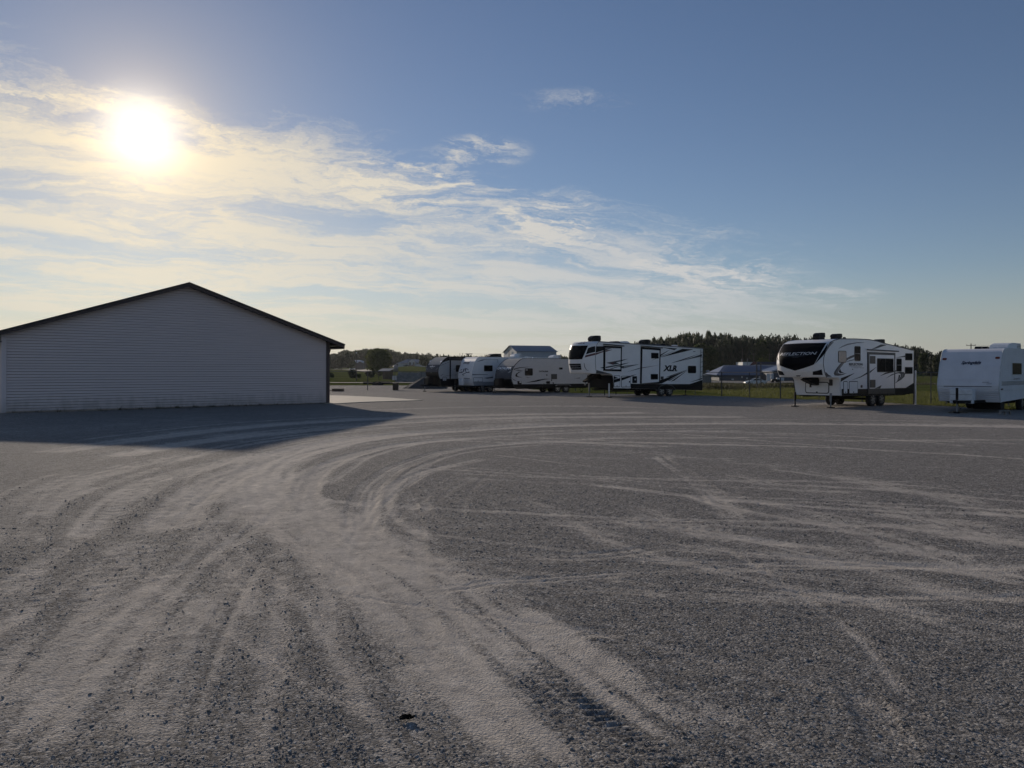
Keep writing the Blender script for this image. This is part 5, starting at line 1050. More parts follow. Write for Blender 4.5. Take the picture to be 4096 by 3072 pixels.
# ------------------------------------------------------------------ chain-link fences
def fence(name, pts, label, hgt=1.83, posts=None, skipmesh=False, post_every=3.1, white=None):
    base = Vector((*pts[0], 0)); e = empty(name, base); tag(e, label, 'fence')
    for (xa, ya), (xb, yb) in zip(pts[:-1], pts[1:]):
        a = Vector((xa, ya, landz(xa, ya)))-base; b = Vector((xb, yb, landz(xb, yb)))-base; n = max(1, round((b-a).length/post_every))
        for i in range(n):
            p, q = a.lerp(b, i/n), a.lerp(b, (i+1)/n); up_ = Vector((0, 0, hgt))
            thick = i % 4 == 0
            tube('post', p-Vector((0, 0, .15)), p+up_+Vector((0, 0, .02 if not thick else .06)), .042 if thick else .03, m_fence if not (white and i in white) else m_acw, e, 8)
            tube('top_rail', p+up_, q+up_, .024, m_fence, e, 6)
            ln = (q-p).length; dr = (q-p)/ln; nv = 40; v = []; f = []; w = .0022
            st = .10; k_ = -int(hgt/st)-1
            nrm = Vector((-dr.y, dr.x, 0))
            while k_*st < ln+hgt:
                for sg in (1, -1):
                    x0 = k_*st if sg > 0 else k_*st+0.0; x1 = x0+hgt if sg > 0 else x0-hgt
                    if sg < 0: x0, x1 = k_*st+hgt, k_*st
                    z0, z1 = .04, hgt-.02
                    # clip to the bay
                    t0, t1 = 0.0, 1.0; dx_ = x1-x0
                    lo, hi = sorted(((0-x0)/dx_, (ln-x0)/dx_)); t0 = max(t0, lo); t1 = min(t1, hi)
                    if t1-t0 > .01:
                        A = p+dr*(x0+dx_*t0)+Vector((0, 0, z0+(z1-z0)*t0)); Bq = p+dr*(x0+dx_*t1)+Vector((0, 0, z0+(z1-z0)*t1)); o_ = nrm*(w*sg); sd = dr*w
                        i0 = len(v); v += [A+o_-sd, A+o_+sd, Bq+o_+sd, Bq+o_-sd]; f.append((i0, i0+1, i0+2, i0+3))
                k_ += 1
            link('chain_link_mesh', pyd(v, f), m_fence, e)
    p = Vector((pts[-1][0], pts[-1][1], landz(*pts[-1])))-base; tube('post', p-Vector((0, 0, .15)), p+Vector((0, 0, hgt+.05)), .042, m_fence, e, 8); return e
fence('chain_link_fence', [(15.9, 58.4), (18.2, 52.2), (21.2, 46.6), (22.6, 43.3)], 'chain-link fence between the gravel lot and the mown grass, beside the black-nosed fifth wheel')
fence('chain_link_fence', [(22.6, 43.3), (26.2, 46.4), (30.5, 41.5), (36, 34)], 'chain-link fence behind the script-lettered white trailer')
fence('chain_link_fence', [(1.5, 88), (7.5, 74), (11.6, 65.6), (15.9, 58.4)], 'chain-link fence running behind the row of parked trailers')
fence('chain_link_fence', [(-21.5, 72.4), (-17.6, 73.6), (-14.1, 75.2), (-6.9, 80.6), (1.5, 88)], 'chain-link fence between the garage and the gravel heap, with a notice on it')
p_ = P(3662, 1484, 42.6); pw_ = empty('marker_post', (p_.x, p_.y, 0)); tag(pw_, 'pale sunlit steel post standing alone at the fence corner', 'post'); tube('pole', (0, 0, -.1), (0, 0, 1.86), .045, m_acw, pw_, 10); tube('cap', (0, 0, 1.86), (0, 0, 1.90), .05, m_acw, pw_, 10, .02)

# ------------------------------------------------------------------ left yard behind the fence
p_ = P(1581, 1510, 76.4); sg_ = empty('notice_sign', (p_.x, 75.9, 0)); tag(sg_, 'pale notice board in two panels wired to the fence', 'sign')
for dx_ in (-.115, .115): box('panel', (dx_, -.03, 1.20), (.20, .02, .42), m_silver, sg_); box('strap', (dx_, -.015, 1.45), (.03, .01, .12), m_galv, sg_)
p_ = on_land(1582.5, 75.2); ub = empty('utility_box', (p_.x, 75.2, 0)); tag(ub, 'brown wooden box at the foot of the fence under the notice', 'box')
m_brownbox = mat('brown painted board', (0.075, 0.058, 0.036), .7, var=.2)
for dx_ in (-.135, .135): box('side', (dx_, 0, .32), (.25, .4, .64), m_brownbox, ub, .01)
box('lid', (0, 0, .66), (.56, .44, .03), m_brownbox, ub)
# pile of gravel
def heap(name, c, rx, ry, h, m, label, cat, seed, tilt=0.0):
    r_ = np.random.default_rng(seed); nr, na_ = 22, 64; v = [(0, 0, h)]; f = []
    for i in range(1, nr+1):
        for j in range(na_):
            a = 2*math.pi*j/na_; u = i/nr; wob_ = 1+.16*(fbm2(np.array(3+2*math.cos(a)+seed), np.array(3+2*math.sin(a)), 3)-.5)*2
            z = h*(1-u**1.12)+.10*h*(float(fbm2(np.array(u*5+seed), np.array(a*3), 3))-.5)*u*(1.3-u); v.append((rx*u*wob_*math.cos(a), ry*u*wob_*math.sin(a), z if i < nr else -.1))
    for j in range(na_): f.append((0, 1+j, 1+(j+1) % na_))
    for i in range(nr-1):
        for j in range(na_): a = 1+i*na_+j; b = 1+i*na_+(j+1) % na_; f.append((a, a+na_, b+na_, b))
    o = link(name, pyd(v, f), m, None, True); o.location = c; tag(o, label, cat); return o
m_heap = mat('crushed stone heap', (0.075, 0.073, 0.068), .95, var=.35, scale=9, bump=.02, bscale=18); m_earth = mat('grey spoil', (0.22, 0.195, 0.16), .95, var=.35, scale=1.4, bump=.05, bscale=6)
p_ = on_land(1703, 84); heap('gravel_heap', (p_.x, 84, 0), 2.6, 2.4, 1.32, m_heap, 'cone of dark crushed gravel behind the black and grey trailer', 'gravel heap', 5)
# long bank of spoil
bk = []; nb = 90; r_ = np.random.default_rng(3); v = []; f = []
xa_, xb_ = P(1588, 0, 135).x, P(1800, 0, 140).x
for i in range(nb+1):
    u = i/nb; x = xa_+(xb_-xa_)*u; y = 136+4*u; top = 1.72+.12*(fbm2(np.array(u*22), np.array(1.), 3)-.5)*2
    top = float(top)*float(sstep(0, .012, u)) if u < .02 else float(top); g0 = landz(x, y)
    rows = [(y-3.2-.5*float(vnoise(u*30, 3.)), g0-.1), (y-2.2, g0+.35+.2*float(vnoise(u*25, 8.))), (y-1.1, g0+1.0+.25*float(vnoise(u*28, 5.))), (y-.3, top), (y+1.2, top-.05), (y+4, g0-.1)]
    v += [(x, a, b) for a, b in rows]
for i in range(nb):
    for j in range(5): a = i*6+j; f.append((a, a+6, a+7, a+1))
bank = link('earth_bank', pyd(v, f), m_earth, None, True); kind(bank, 'structure')
# low flatbed trailer with dark deck
p_ = on_land(1511, 103); ft = empty('flatbed_trailer', p_, .04); tag(ft, 'low dark flatbed trailer standing empty beyond the fence', 'trailer')
bm = bmesh.new(); box_bm(bm, (0, 0, .40), (3.6, 1.7, .10)); link('deck', from_bm(bm), m_wood, ft)
bm = bmesh.new(); box_bm(bm, (0, -.86, .33), (3.6, .05, .16)); box_bm(bm, (0, .86, .33), (3.6, .05, .16)); box_bm(bm, (2.3, 0, .36), (1.1, .1, .1)); link('frame', from_bm(bm), m_chassis, ft)
for x in (-.35, .40):
    for y in (-.95, .95):
        bm = bmesh.new(); bmesh.ops.create_cone(bm, cap_ends=True, segments=20, radius1=.27, radius2=.27, depth=.18, matrix=Matrix.Translation((x, y, .26)) @ Matrix.Rotation(math.pi/2, 4, 'X')); link('wheel', from_bm(bm), m_tyre, ft)
for x in (-1.5, .3, 1.2): box('load_board', (x, .2, .52), (.9, .25, .10), m_wood, ft)
tube('jack_post', (2.7, 0, .0), (2.7, 0, .8), .03, m_galv, ft)
# pallets
p_ = on_land(1352, 71.2); ps = empty('pallet_stack', p_, .06); tag(ps, 'weathered timber pallets stacked on the gravel beside the garage', 'pallets')
for i in range(2):
    z0_ = i*.135
    for y in (-.42, 0, .42): box('bearer', (0, y, z0_+.05), (.98, .09, .09), m_wood, ps)
    for k_ in range(6): box('slat', (-.43+k_*.172, 0, z0_+.108), (.10, 1.0, .02), m_wood, ps)
for i, a in enumerate((.35, -.1)): box('loose_board', (-.78+i*.1, -.1*i, .05+.03*i), (.7, .12, .03), m_wood, ps, 0, Matrix.Rotation(a, 3, 'Z') @ Matrix.Rotation(-.15, 3, 'Y'))
# yard lamp pole
p_ = on_land(1425.5, 150); lp = empty('lamp_pole', p_); tag(lp, 'slender dark yard lamp pole with bright top beyond the fence', 'lamp post'); tube('pole', (0, 0, -.2), (0, 0, 5.35), .085, m_poleW, lp, 10, .06); bm = bmesh.new(); bmesh.ops.create_uvsphere(bm, u_segments=12, v_segments=8, radius=.13, matrix=Matrix.Translation((0, 0, 5.45))); link('lamp_head', from_bm(bm), m_acw, lp)
# open lean-to shelter
p_ = on_land(1540, 175); ls = empty('open_shelter', p_); tag(ls, 'small open shelter with a pale sloping sheet roof', 'shelter')
bm = bmesh.new(); prism(bm, [(-1.45, 1.9), (1.2, 1.9), (1.2, 1.83), (-1.45, 1.83)], -1.2, 1.6)
for v_ in bm.verts: v_.co.z += (v_.co.y+1.2)*.20; v_.co.x += (v_.co.y+1.2)*.22
link('roof', from_bm(bm), m_galv, ls)
for x, y, h in ((-1.3, -1.0, 1.85), (1.0, -1.0, 1.85), (-.7, 1.4, 2.3), (1.6, 1.4, 2.3), (0, -1.0, 1.85)): tube('post', (x, y, -.1), (x, y, h), .06, m_wood, ls)
box('back_wall', (.45, 1.42, 1.0), (2.3, .05, 2.0), m_wood, ls); box('rail', (-.1, -1.0, .8), (2.3, .05, .10), m_wood, ls)
# grain bin
p_ = on_land(1583, 350); gb2 = empty('grain_bin', p_); tag(gb2, 'small round steel bin with a conical lid, sunlit on one edge', 'bin')
bm = bmesh.new(); bmesh.ops.create_cone(bm, cap_ends=True, segments=24, radius1=1.1, radius2=1.1, depth=2.6, matrix=Matrix.Translation((0, 0, 1.2))); link('drum', from_bm(bm), m_galv, gb2, True)
bm = bmesh.new(); bmesh.ops.create_cone(bm, cap_ends=True, segments=24, radius1=1.12, radius2=.25, depth=.40, matrix=Matrix.Translation((0, 0, 2.7))); link('lid', from_bm(bm), m_galv, gb2); tube('vent', (0, 0, 2.85), (0, 0, 3.1), .2, m_galv, gb2)
# lane beyond the yard, and field roads
def strip(name, pts, w, m, dz=.02):
    v = []; f = []; n = 24; pts = [np.array(p) for p in pts]; c = []
    for a, b in zip(pts[:-1], pts[1:]):
        for s_ in np.linspace(0, 1, n, endpoint=False): c.append(a+(b-a)*s_)
    c.append(pts[-1])
    for i, p in enumerate(c):
        d = (c[min(i+1, len(c)-1)]-c[max(i-1, 0)]); d = d/np.hypot(*d); nn_ = np.array((-d[1], d[0]))
        for k_ in (-1, 1): q = p+nn_*w/2*k_; v.append((q[0], q[1], landz(*q)+dz))
    for i in range(len(c)-1): f.append((2*i, 2*i+1, 2*i+3, 2*i+2))
    return kind(link(name, pyd(v, f), m), 'structure')
m_lane = mat('pale gravel lane', (0.15, 0.135, 0.105), .9, var=.15, scale=.8); m_road = mat('asphalt road', (0.075, 0.073, 0.072), .85, var=.15, scale=.5)
strip('lane', [(-75, 127), (-28, 126), (-8, 126), (6, 130)], 5.0, m_lane, .10)
a_, b_, c_, d_ = hit(1200, 1478), hit(1320, 1478.5), hit(1430, 1481), hit(1530, 1484)
strip('road', [(p.x, p.y) for p in (a_, b_, c_, d_)], 14, m_lane, .25)
strip('road', [(9, 178), (22, 171), (50, 164), (110, 150), (200, 128)], 9, m_road, .10)
p0_ = on_land(2860, 205); strip('gravel_yard', [(30, 208), (60, 206), (100, 205)], 34, mat('grey yard gravel', (.08, .078, .074), .9, var=.15, scale=.6), .08)

# ------------------------------------------------------------------ vegetation
def crown_mesh(seed, n, lobes, card, name='crown', taper=0.0):
    """leaf clumps spread through several lobes; unit metres"""
    r = np.random.default_rng(seed); pts = []; nrm_ = []
    vol = np.array([l[3]*l[4]*l[5] for l in lobes])**.67; cnt = np.maximum(20, (n*vol/vol.sum())).astype(int)
    for (x, y, z, a, b, c), k_ in zip(lobes, cnt):
        d = r.normal(size=(k_, 3)); d /= np.linalg.norm(d, axis=1)[:, None]; q = .45+.62*r.random(k_)**.55
        bump_ = 1+.22*np.sin(d[:, 0]*5+seed)*np.sin(d[:, 1]*6+2*seed)*np.sin(d[:, 2]*5+seed*.7)
        pts.append(np.array((x, y, z))+d*q[:, None]*bump_[:, None]*np.array((a, b, c))); nrm_.append(d)
    p = np.concatenate(pts); d0 = np.concatenate(nrm_); k_ = len(p)
    nv = d0+r.normal(0, .55, (k_, 3)); nv /= np.linalg.norm(nv, axis=1)[:, None]
    t1 = np.cross(nv, r.normal(size=(k_, 3))); t1 /= np.linalg.norm(t1, axis=1)[:, None]; t2 = np.cross(nv, t1)
    s_ = card*(.55+.9*r.random(k_)); asp = .55+.5*r.random(k_)
    def co(a, b, e): return p+t1*(a*s_)[:, None]+t2*(b*s_*asp)[:, None]+nv*(e*s_)[:, None]
    o1 = np.ones(k_); v = np.stack([co(-o1, 0*o1, -.25*o1), co(-.1*o1, -o1*(.7+.4*r.random(k_)), .1*o1), co(o1, .1*o1, -.25*o1), co(.15*o1, o1*(.7+.4*r.random(k_)), .1*o1)], 1).reshape(-1, 3)
    return npmesh(v, np.arange(k_*4).reshape(-1, 4), 4, name)
def lobes_round(seed, R, Hh, n=9, base=.25):
    r = np.random.default_rng(seed); out_ = [(0, 0, Hh*.58, R*.72, R*.72, Hh*.36)]
    for i in range(n):
        a = r.random()*6.28; q = R*(.35+.35*r.random()); z = Hh*(base+.12+(.80-base)*r.random()); sc_2 = 1-abs(z/Hh-.5)*.7
        out_.append((q*math.cos(a)*sc_2, q*math.sin(a)*sc_2, z, R*(.30+.22*r.random()), R*(.30+.22*r.random()), Hh*(.13+.10*r.random())))
    return out_
def lobes_cone(seed, R, Hh):
    r = np.random.default_rng(seed); return [(r.normal(0, .05*R), r.normal(0, .05*R), Hh*(.16+.80*u), R*(1-u)**.8*(.85+.3*r.random())+.12, R*(1-u)**.8*(.85+.3*r.random())+.12, Hh*.075) for u in np.linspace(0, 1, 11)]
m_leafd = leafmat('dark broad leaves', (0.028, 0.040, 0.017), (0.06, 0.072, 0.030), .30); m_leafm = leafmat('green leaves', (0.035, 0.055, 0.014), (0.075, 0.095, 0.026), .38); m_leafl = leafmat('light green leaves', (0.06, 0.085, 0.02), (0.12, 0.135, 0.035), .45); m_leafc = leafmat('conifer needles', (0.020, 0.030, 0.017), (0.04, 0.054, 0.026), .25); m_willow = leafmat('willow leaves', (0.07, 0.09, 0.026), (0.125, 0.14, 0.042), .45)
m_bark = mat('bark', (0.06, 0.05, 0.04), .9, var=.3)
def trunk_mesh(Hh, r0, seed, top=.62):
    r = random.Random(seed); bm = bmesh.new(); p = Vector((0, 0, -.3)); rad = r0
    for i in range(4):
        q = p+Vector((r.gauss(0, .03)*Hh*.3, r.gauss(0, .03)*Hh*.3, (Hh*top+.3)/4)); tube_bm(bm, p, q, rad, 8, rad*.8)
        if i >= 1:
            for k_ in range(3):
                a = r.random()*6.28; l_ = Hh*(.16+.12*r.random()); tube_bm(bm, q, q+Vector((math.cos(a)*l_, math.sin(a)*l_, l_*.7)), rad*.45, 6, rad*.12)
        p = q; rad *= .8
    return from_bm(bm)
def tree(name, px, d, Hh, R, label, m, seed, n=2600, card=.42, lobes=None, group=None, base=.25, cat='tree'):
    p = on_land(px, d); e = empty(name, p, random.random()*6); tag(e, label, cat, group)
    link('trunk', trunk_mesh(Hh, max(.06, R*.05), seed), m_bark, e); link('crown', crown_mesh(seed, n, lobes or lobes_round(seed, R, Hh, base=base), card), m, e); return e
# left of the trailers
wl_ = [(0, 0, 6.0, 4.3, 3.8, 2.6), (-2.8, 0, 4.6, 2.6, 3, 2.8), (2.9, .3, 4.4, 2.7, 3, 3.0), (.4, -1.5, 3.4, 3.4, 2.2, 2.6), (-4.6, .4, 2.6, 1.9, 2, 2.4), (4.9, .2, 3.0, 1.5, 2, 2.6), (1.2, 0, 7.6, 2.4, 2.6, 1.3), (-1.4, -.6, 6.9, 2.2, 2.2, 1.2)]
tree('willow_tree', 1516, 250, 9.2, 5.5, 'broad drooping willow tree, largest crown beyond the fence', m_willow, 11, 9000, .30, wl_)
tree('round_tree', 1367, 500, 8.6, 4.4, 'dark round-headed tree beside the pale house gable', m_leafd, 12, 4200, .5); tree('round_tree', 1322, 500, 6.8, 3.6, 'dark tree partly hidden by the garage corner', m_leafd, 13, 3600, .45); tree('round_tree', 1408, 520, 5.8, 2.6, 'small lighter tree in front of the pale house', m_leafm, 14, 2600, .4)
tree('shrub', 1407, 200, 2.3, 1.25, 'dark upright shrub in the field in front of the road', m_leafd, 15, 2000, .16, base=.05, cat='shrub'); tree('shrub', 1480, 205, 1.7, 1.5, 'low dark shrub at the foot of the willow', m_leafd, 16, 2000, .16, base=.05, cat='shrub'); tree('shrub', 1432, 202, 1.1, .9, 'small green shrub beside the lamp pole', m_leafm, 17, 1400, .13, base=.02, cat='shrub'); tree('shrub', 1326, 205, 1.3, .8, 'small shrub near the garage corner', m_leafd, 18, 1200, .13, base=.02, cat='shrub')
tree('round_tree', 1702, 470, 6.8, 4.2, 'light green bushy tree behind the white workshop', m_leafm, 19, 3200, .5); tree('round_tree', 1738, 560, 6.5, 3.6, 'green tree rising above the black and grey trailer', m_leafm, 22, 2800, .5)
tree('bare_tree', 2022, 240, 8.6, 1.2, 'thin tree beside the gable of the metal barn', m_leafm, 20, 500, .16)
# right of the trailers
tree('broad_tree', 2818, 290, 11.5, 5.5, 'large green tree behind the rear of the slash-striped fifth wheel', m_leafm, 21, 7000, .42); tree('broad_tree', 2868, 285, 6.0, 3.6, 'mid green bushy tree next to the blue-roofed building', m_leafm, 23, 4200, .34); tree('broad_tree', 2908, 280, 4.6, 2.2, 'yellow-green young tree at the corner of the blue-roofed building', m_leafl, 24, 3000, .26); tree('shrub', 2945, 285, 3.0, 1.8, 'yellow-green shrub above the blue roof ridge', m_leafl, 25, 2000, .24, base=.1, cat='shrub')
tree('broad_tree', 3062, 275, 7.2, 2.8, 'light green tree behind the blue-roofed building', m_leafl, 26, 3800, .30); tree('broad_tree', 3040, 330, 13.5, 4.0, 'tall green tree rising above the blue-roofed building', m_leafm, 27, 5000, .42)
tree('conifer', 3728, 240, 7.6, 1.8, 'single dark pointed conifer between the two right-hand trailers', m_leafc, 28, 3000, .24, lobes_cone(28, 1.8, 7.6)); tree('conifer', 3692, 245, 7.4, 1.7, 'narrow tree next to the pointed conifer', m_leafm, 29, 2600, .26); tree('broad_tree', 3760, 238, 6.2, 3.2, 'bushy tree at the edge of the script-lettered white trailer', m_leafd, 30, 4200, .3); tree('broad_tree', 3812, 250, 7.0, 3.6, 'broad dark tree over the roof of the script-lettered trailer', m_leafd, 31, 4200, .32); tree('broad_tree', 4030, 215, 8.2, 2.2, 'brownish tree beside the big roof unit of the script-lettered trailer', m_leafd, 32, 3000, .28)
# woods: one mass each
def wood(name, spots, m, label, cards, seed):
    r = np.random.default_rng(seed); V = []; n0 = 0; lib = {}
    for k_ in range(5):
        me = crown_mesh(seed*10+k_, cards, lobes_round(seed*10+k_, 1.0, 1.0, 7, .1), .085); a = np.zeros(len(me.vertices)*3, np.float32); me.vertices.foreach_get('co', a); lib[k_] = a.reshape(-1, 3); bpy.data.meshes.remove(me)
        me = crown_mesh(seed*10+k_+50, cards, lobes_cone(seed*10+k_, .55, 1.0), .07); a = np.zeros(len(me.vertices)*3, np.float32); me.vertices.foreach_get('co', a); lib[k_+5] = a.reshape(-1, 3); bpy.data.meshes.remove(me)
    for x, y, R, Hh, con in spots:
        a = lib[int(r.integers(0, 5))+(5 if con else 0)]; an_ = r.random()*6.28; c, s_ = math.cos(an_), math.sin(an_)
        V.append(np.stack([x+(a[:, 0]*c-a[:, 1]*s_)*R, y+(a[:, 0]*s_+a[:, 1]*c)*R, landz(x, y)-.3+a[:, 2]*Hh], -1))
    V = np.concatenate(V); o = kind(link(name, npmesh(V, np.arange(len(V)).reshape(-1, 4), 4, name), m), 'stuff'); o['label'] = label; o['category'] = 'wood'; return o
def spots(cols, tops, d0, d1, n, seed, pc=0.0, R=(3, 5), hmin=4):
    r = np.random.default_rng(seed); out_ = []
    for i in range(n):
        px = cols[0]+(cols[-1]-cols[0])*r.random(); d = d0+(d1-d0)*r.random()**.8; x = (px-CX)/F*d; top = float(np.interp(px, cols, tops))
        zt_ = H+(HZ-top)/F*d; Hh = (zt_-landz(x, d))*(.86+.15*r.random())
        if Hh < hmin: continue
        con = r.random() < pc; rr__ = R[0]+(R[1]-R[0])*r.random(); out_.append((x, d, rr__*(.75 if con else 1), min(Hh, 30)*(1.03 if con else 1), con))
    return out_
wood('wood', spots([1300, 1340, 1400, 1440, 1500, 1560, 1600], [1424, 1412, 1403, 1400, 1396, 1398, 1410], 620, 760, 90, 1, .05, (5, 8)), m_leafd, 'hazy broadleaf wood on the skyline left of the trailers', 700, 1)
wood('wood', spots([1570, 1620, 1680, 1740, 1800, 1900, 2060, 2260], [1412, 1409, 1411, 1416, 1419, 1423, 1424, 1420], 640, 800, 110, 2, .15, (5, 8)), m_leafd, 'dark line of trees behind the white workshop and trailer roofs', 500, 2)
wood('wood', spots([2500, 2600, 2660, 2720, 2790, 2860, 2920], [1385, 1368, 1356, 1347, 1341, 1338, 1352], 340, 470, 150, 3, .12, (3.5, 6)), m_leafd, 'wooded hill of dark rounded trees above the slash-striped fifth wheel', 900, 3)
wood('wood', spots([2880, 2960, 3060, 3160, 3300, 3480], [1350, 1350, 1347, 1349, 1362, 1384], 320, 430, 230, 4, .14, (3.2, 5.2)), m_leafc, 'dark conifer wood behind the blue-roofed building', 560, 4)
wood('wood', spots([3440, 3560, 3640, 3720, 3800, 3900, 4090, 4300], [1382, 1383, 1386, 1402, 1404, 1408, 1410, 1412], 300, 400, 140, 5, .15, (2.4, 4.2)), m_leafc, 'dark tree belt at the far side of the fields on the right', 700, 5)
r_ = np.random.default_rng(9); wood('wood', [(float(x), float(y), float(3+2.5*u), float(8+5*v), bool(w < .3)) for x, y, u, v, w in zip(125+70*r_.random(110), -160+300*r_.random(110), r_.random(110), r_.random(110), r_.random(110))], m_leafd, 'unseen tree belt added far right of the fields for dark window reflections', 420, 6)  # out of view, added so the trailer windows mirror dark trees
# rough grass along the fence
def gp(r, n):
    u = r.random(n); xs_ = np.interp(u, [0, .18, .42, .7, 1], [12.6, 15.3, 20.6, 23.6, 29]); ys_ = np.interp(u, [0, .18, .42, .7, 1], [61.5, 58.3, 47.3, 40.6, 26.5]); w_ = np.abs(r.normal(0, 1.0, n))*.55; x = xs_+.35+w_*.85; y = ys_+w_*.5+r.normal(0, .3, n); return x, y, land(x, y)-.06
blades(26000, gp, .03, .20, .008, 'verge_grass', m_grassb, 'short sunlit grass along the edge of the gravel lot', 'grass', 4)
def gp2(r, n):
    x = 18+22*r.random(n); y = 43+45*r.random(n); ok = x > 16+(60-y)*.45+.5; x = np.where(ok, x, x+14); return x, y, land(x, y)-.06
blades(46000, gp2, .05, .32, .012, 'meadow_grass', m_grassb, 'longer grass in the field behind the fence', 'grass', 5)
def gp3(r, n):
    x = 8+90*r.random(n); y = 178-.24*x-9+r.normal(0, 1.2, n); ok = vnoise(x/5, y/5) > .45; return x, np.where(ok, y, y-1), land(x, y)-.06
blades(9000, gp3, .15, .8, .03, 'roadside_weeds', m_weed, 'brown weeds along the near edge of the road', 'weeds', 6)
def gp4(r, n):
    c = r.integers(0, 7, n); cx_ = np.array([21.6, 23.0, 31, 36, 26, 40, 45])[c]; cy_ = np.array([82, 84, 95, 90, 104, 112, 100])[c]; x = cx_+r.normal(0, 1.3, n); y = cy_+r.normal(0, .8, n); return x, y, land(x, y)-.06
blades(6000, gp4, .2, .9, .03, 'meadow_weeds', m_weed, 'taller brown weed clumps in the field', 'weeds', 7)
# ------------------------------------------------------------------ buildings and vehicles beyond
def bld(name, label, loc, rz=0, cat='building'): e = empty(name, loc, rz); tag(e, label, cat); return e
def gable(e, L_, D_, he, hr, mw, mr, ov=.4, axis='x', wall='wall'):
    """walls 0..L_ in x, 0..D_ in y; ridge along x"""
    bm = bmesh.new()
    v = [bm.verts.new(p) for p in ((0, 0, -.6), (L_, 0, -.6), (L_, D_, -.6), (0, D_, -.6), (0, 0, he), (L_, 0, he), (L_, D_, he), (0, D_, he), (0, D_/2, hr), (L_, D_/2, hr))]
    for f in ((0, 1, 5, 4), (1, 2, 6, 9, 5), (2, 3, 7, 6), (3, 0, 4, 8, 7)): bm.faces.new([v[i] for i in f])
    link(wall, from_bm(bm), mw, e); sl = (hr-he)/(D_/2)
    for sg in (-1, 1):
        bm = bmesh.new(); y0 = D_/2+sg*(D_/2+ov); z0 = hr-sl*(D_/2+ov); w = [bm.verts.new(p) for p in ((-ov, D_/2, hr+.05), (L_+ov, D_/2, hr+.05), (L_+ov, y0, z0+.05), (-ov, y0, z0+.05))]; f = bm.faces.new(w); r = bmesh.ops.extrude_face_region(bm, geom=[f])
        for q in r['geom']:
            if isinstance(q, bmesh.types.BMVert): q.co.z += .08
        bmesh.ops.recalc_face_normals(bm, faces=bm.faces[:]); link('roof', from_bm(bm), mr, e)
m_bluewall = mat('dark blue-grey cladding', (0.05, 0.058, 0.075), .6, var=.1); m_blueroof = mat('blue metal roofing', (0.12, 0.145, 0.21), .45, var=.08, scale=.5, metal=.2); m_pale = mat('pale cladding', (0.52, 0.53, 0.54), .6, var=.05); m_greyroof = mat('grey metal roofing', (0.20, 0.22, 0.25), .5, var=.08, scale=.6); m_barnw = mat('pale blue-grey barn cladding', (0.36, 0.39, 0.44), .6, var=.06, scale=.5)
# blue-roofed building, long front
d0 = 230.0; s0 = d0/F
def q(px, py, d=d0): return P(px, py, d)
a = q(2877, 1524); zg = landz(a.x, d0); bb = bld('blue_roofed_building', 'long dark building with blue metal roof and white double doors in its gable', (a.x, d0, zg))
Lb = (3054-2877)*s0; he = q(0, 1499).z-zg; hr = q(0, 1461, 238).z-zg; xl_ = -(2877-2868)*s0; xr0 = (2925-2877)*s0; xend = (3180-2877)*s0
bm = bmesh.new(); box_bm(bm, (Lb/2, 8, he/2-.3), (Lb, 16, he+.6)); link('wall', from_bm(bm), m_bluewall, bb)
# hipped left end, ridge set back
v = [(xl_-.3, -.5, he-.1), (xend, -.5, he-.1), (xend, 8, hr), (xr0, 8, hr), (xend, 16.5, he-.1), (xl_-.3, 16.5, he-.1)]
rf = link('roof', pyd(v, [(0, 1, 2, 3), (0, 3, 5), (3, 2, 4, 5)]), m_blueroof, bb); md = rf.modifiers.new('s', 'SOLIDIFY'); md.thickness = .12
for i in range(34):
    u = i/33; x0 = xl_+(xend-xl_)*u; t1 = 1.0 if x0 > xr0 else max(0.02, (x0-xl_)/(xr0-xl_)); bm = bmesh.new()
    A = Vector((x0, -.5, he-.02)); B_ = Vector((x0, -.5+8.5*t1, he-.02+(hr-he+.08)*t1)); dd = B_-A
    if dd.length > .3: box_bm(bm, (A+B_)/2, (.06, dd.length, .06), Matrix.Rotation(math.atan2(dd.z, dd.y), 3, 'X')); link('roof_rib', from_bm(bm), m_blueroof, bb)
for px, py0, py1, w_ in ((2931, 1514.5, 1520.5, 9), (3038, 1505, 1514, 6), (2968, 1505, 1512, 5), (2988, 1510, 1516, 6)):
    p0_, p1_ = q(px, py1), q(px, py0); box('window', (p0_.x-a.x, -.02, (p0_.z+p1_.z)/2-zg), (w_*s0, .06, p1_.z-p0_.z), m_silver, bb)
# gable wing
gx0 = (3054-2877)*s0; gx1 = (3200-2877)*s0; gm_ = (gx0+gx1)/2; zr = q(0, 1464, 222).z-zg; ze_ = q(0, 1485, 222).z-zg
bm = bmesh.new(); prism(bm, [(gx0, -.5), (gx1, -.5), (gx1, ze_), (gm_, zr), (gx0, ze_)], -8, .5); link('gable_wing', from_bm(bm), m_bluewall, bb)
for sg in (-1, 1):
    e_ = gm_+sg*(gm_-gx0+.5); bm = bmesh.new(); sl = (zr-ze_)/(gm_-gx0); prism(bm, [(gm_, zr+.02), (e_, ze_-.5*sl+.02), (e_, ze_-.5*sl+.24), (gm_, zr+.26)], -8.5, 4); link('gable_roof', from_bm(bm), m_blueroof, bb)
    bm = bmesh.new(); prism(bm, [(gm_, zr-.02), (e_, ze_-.5*sl-.02), (e_, ze_-.5*sl+.10), (gm_, zr+.10)], -8.56, -8.5); link('rake_board', from_bm(bm), m_pale, bb)
box('corner_trim', (gx0+.05, -8.03, ze_/2), (.22, .1, ze_), m_pale, bb)
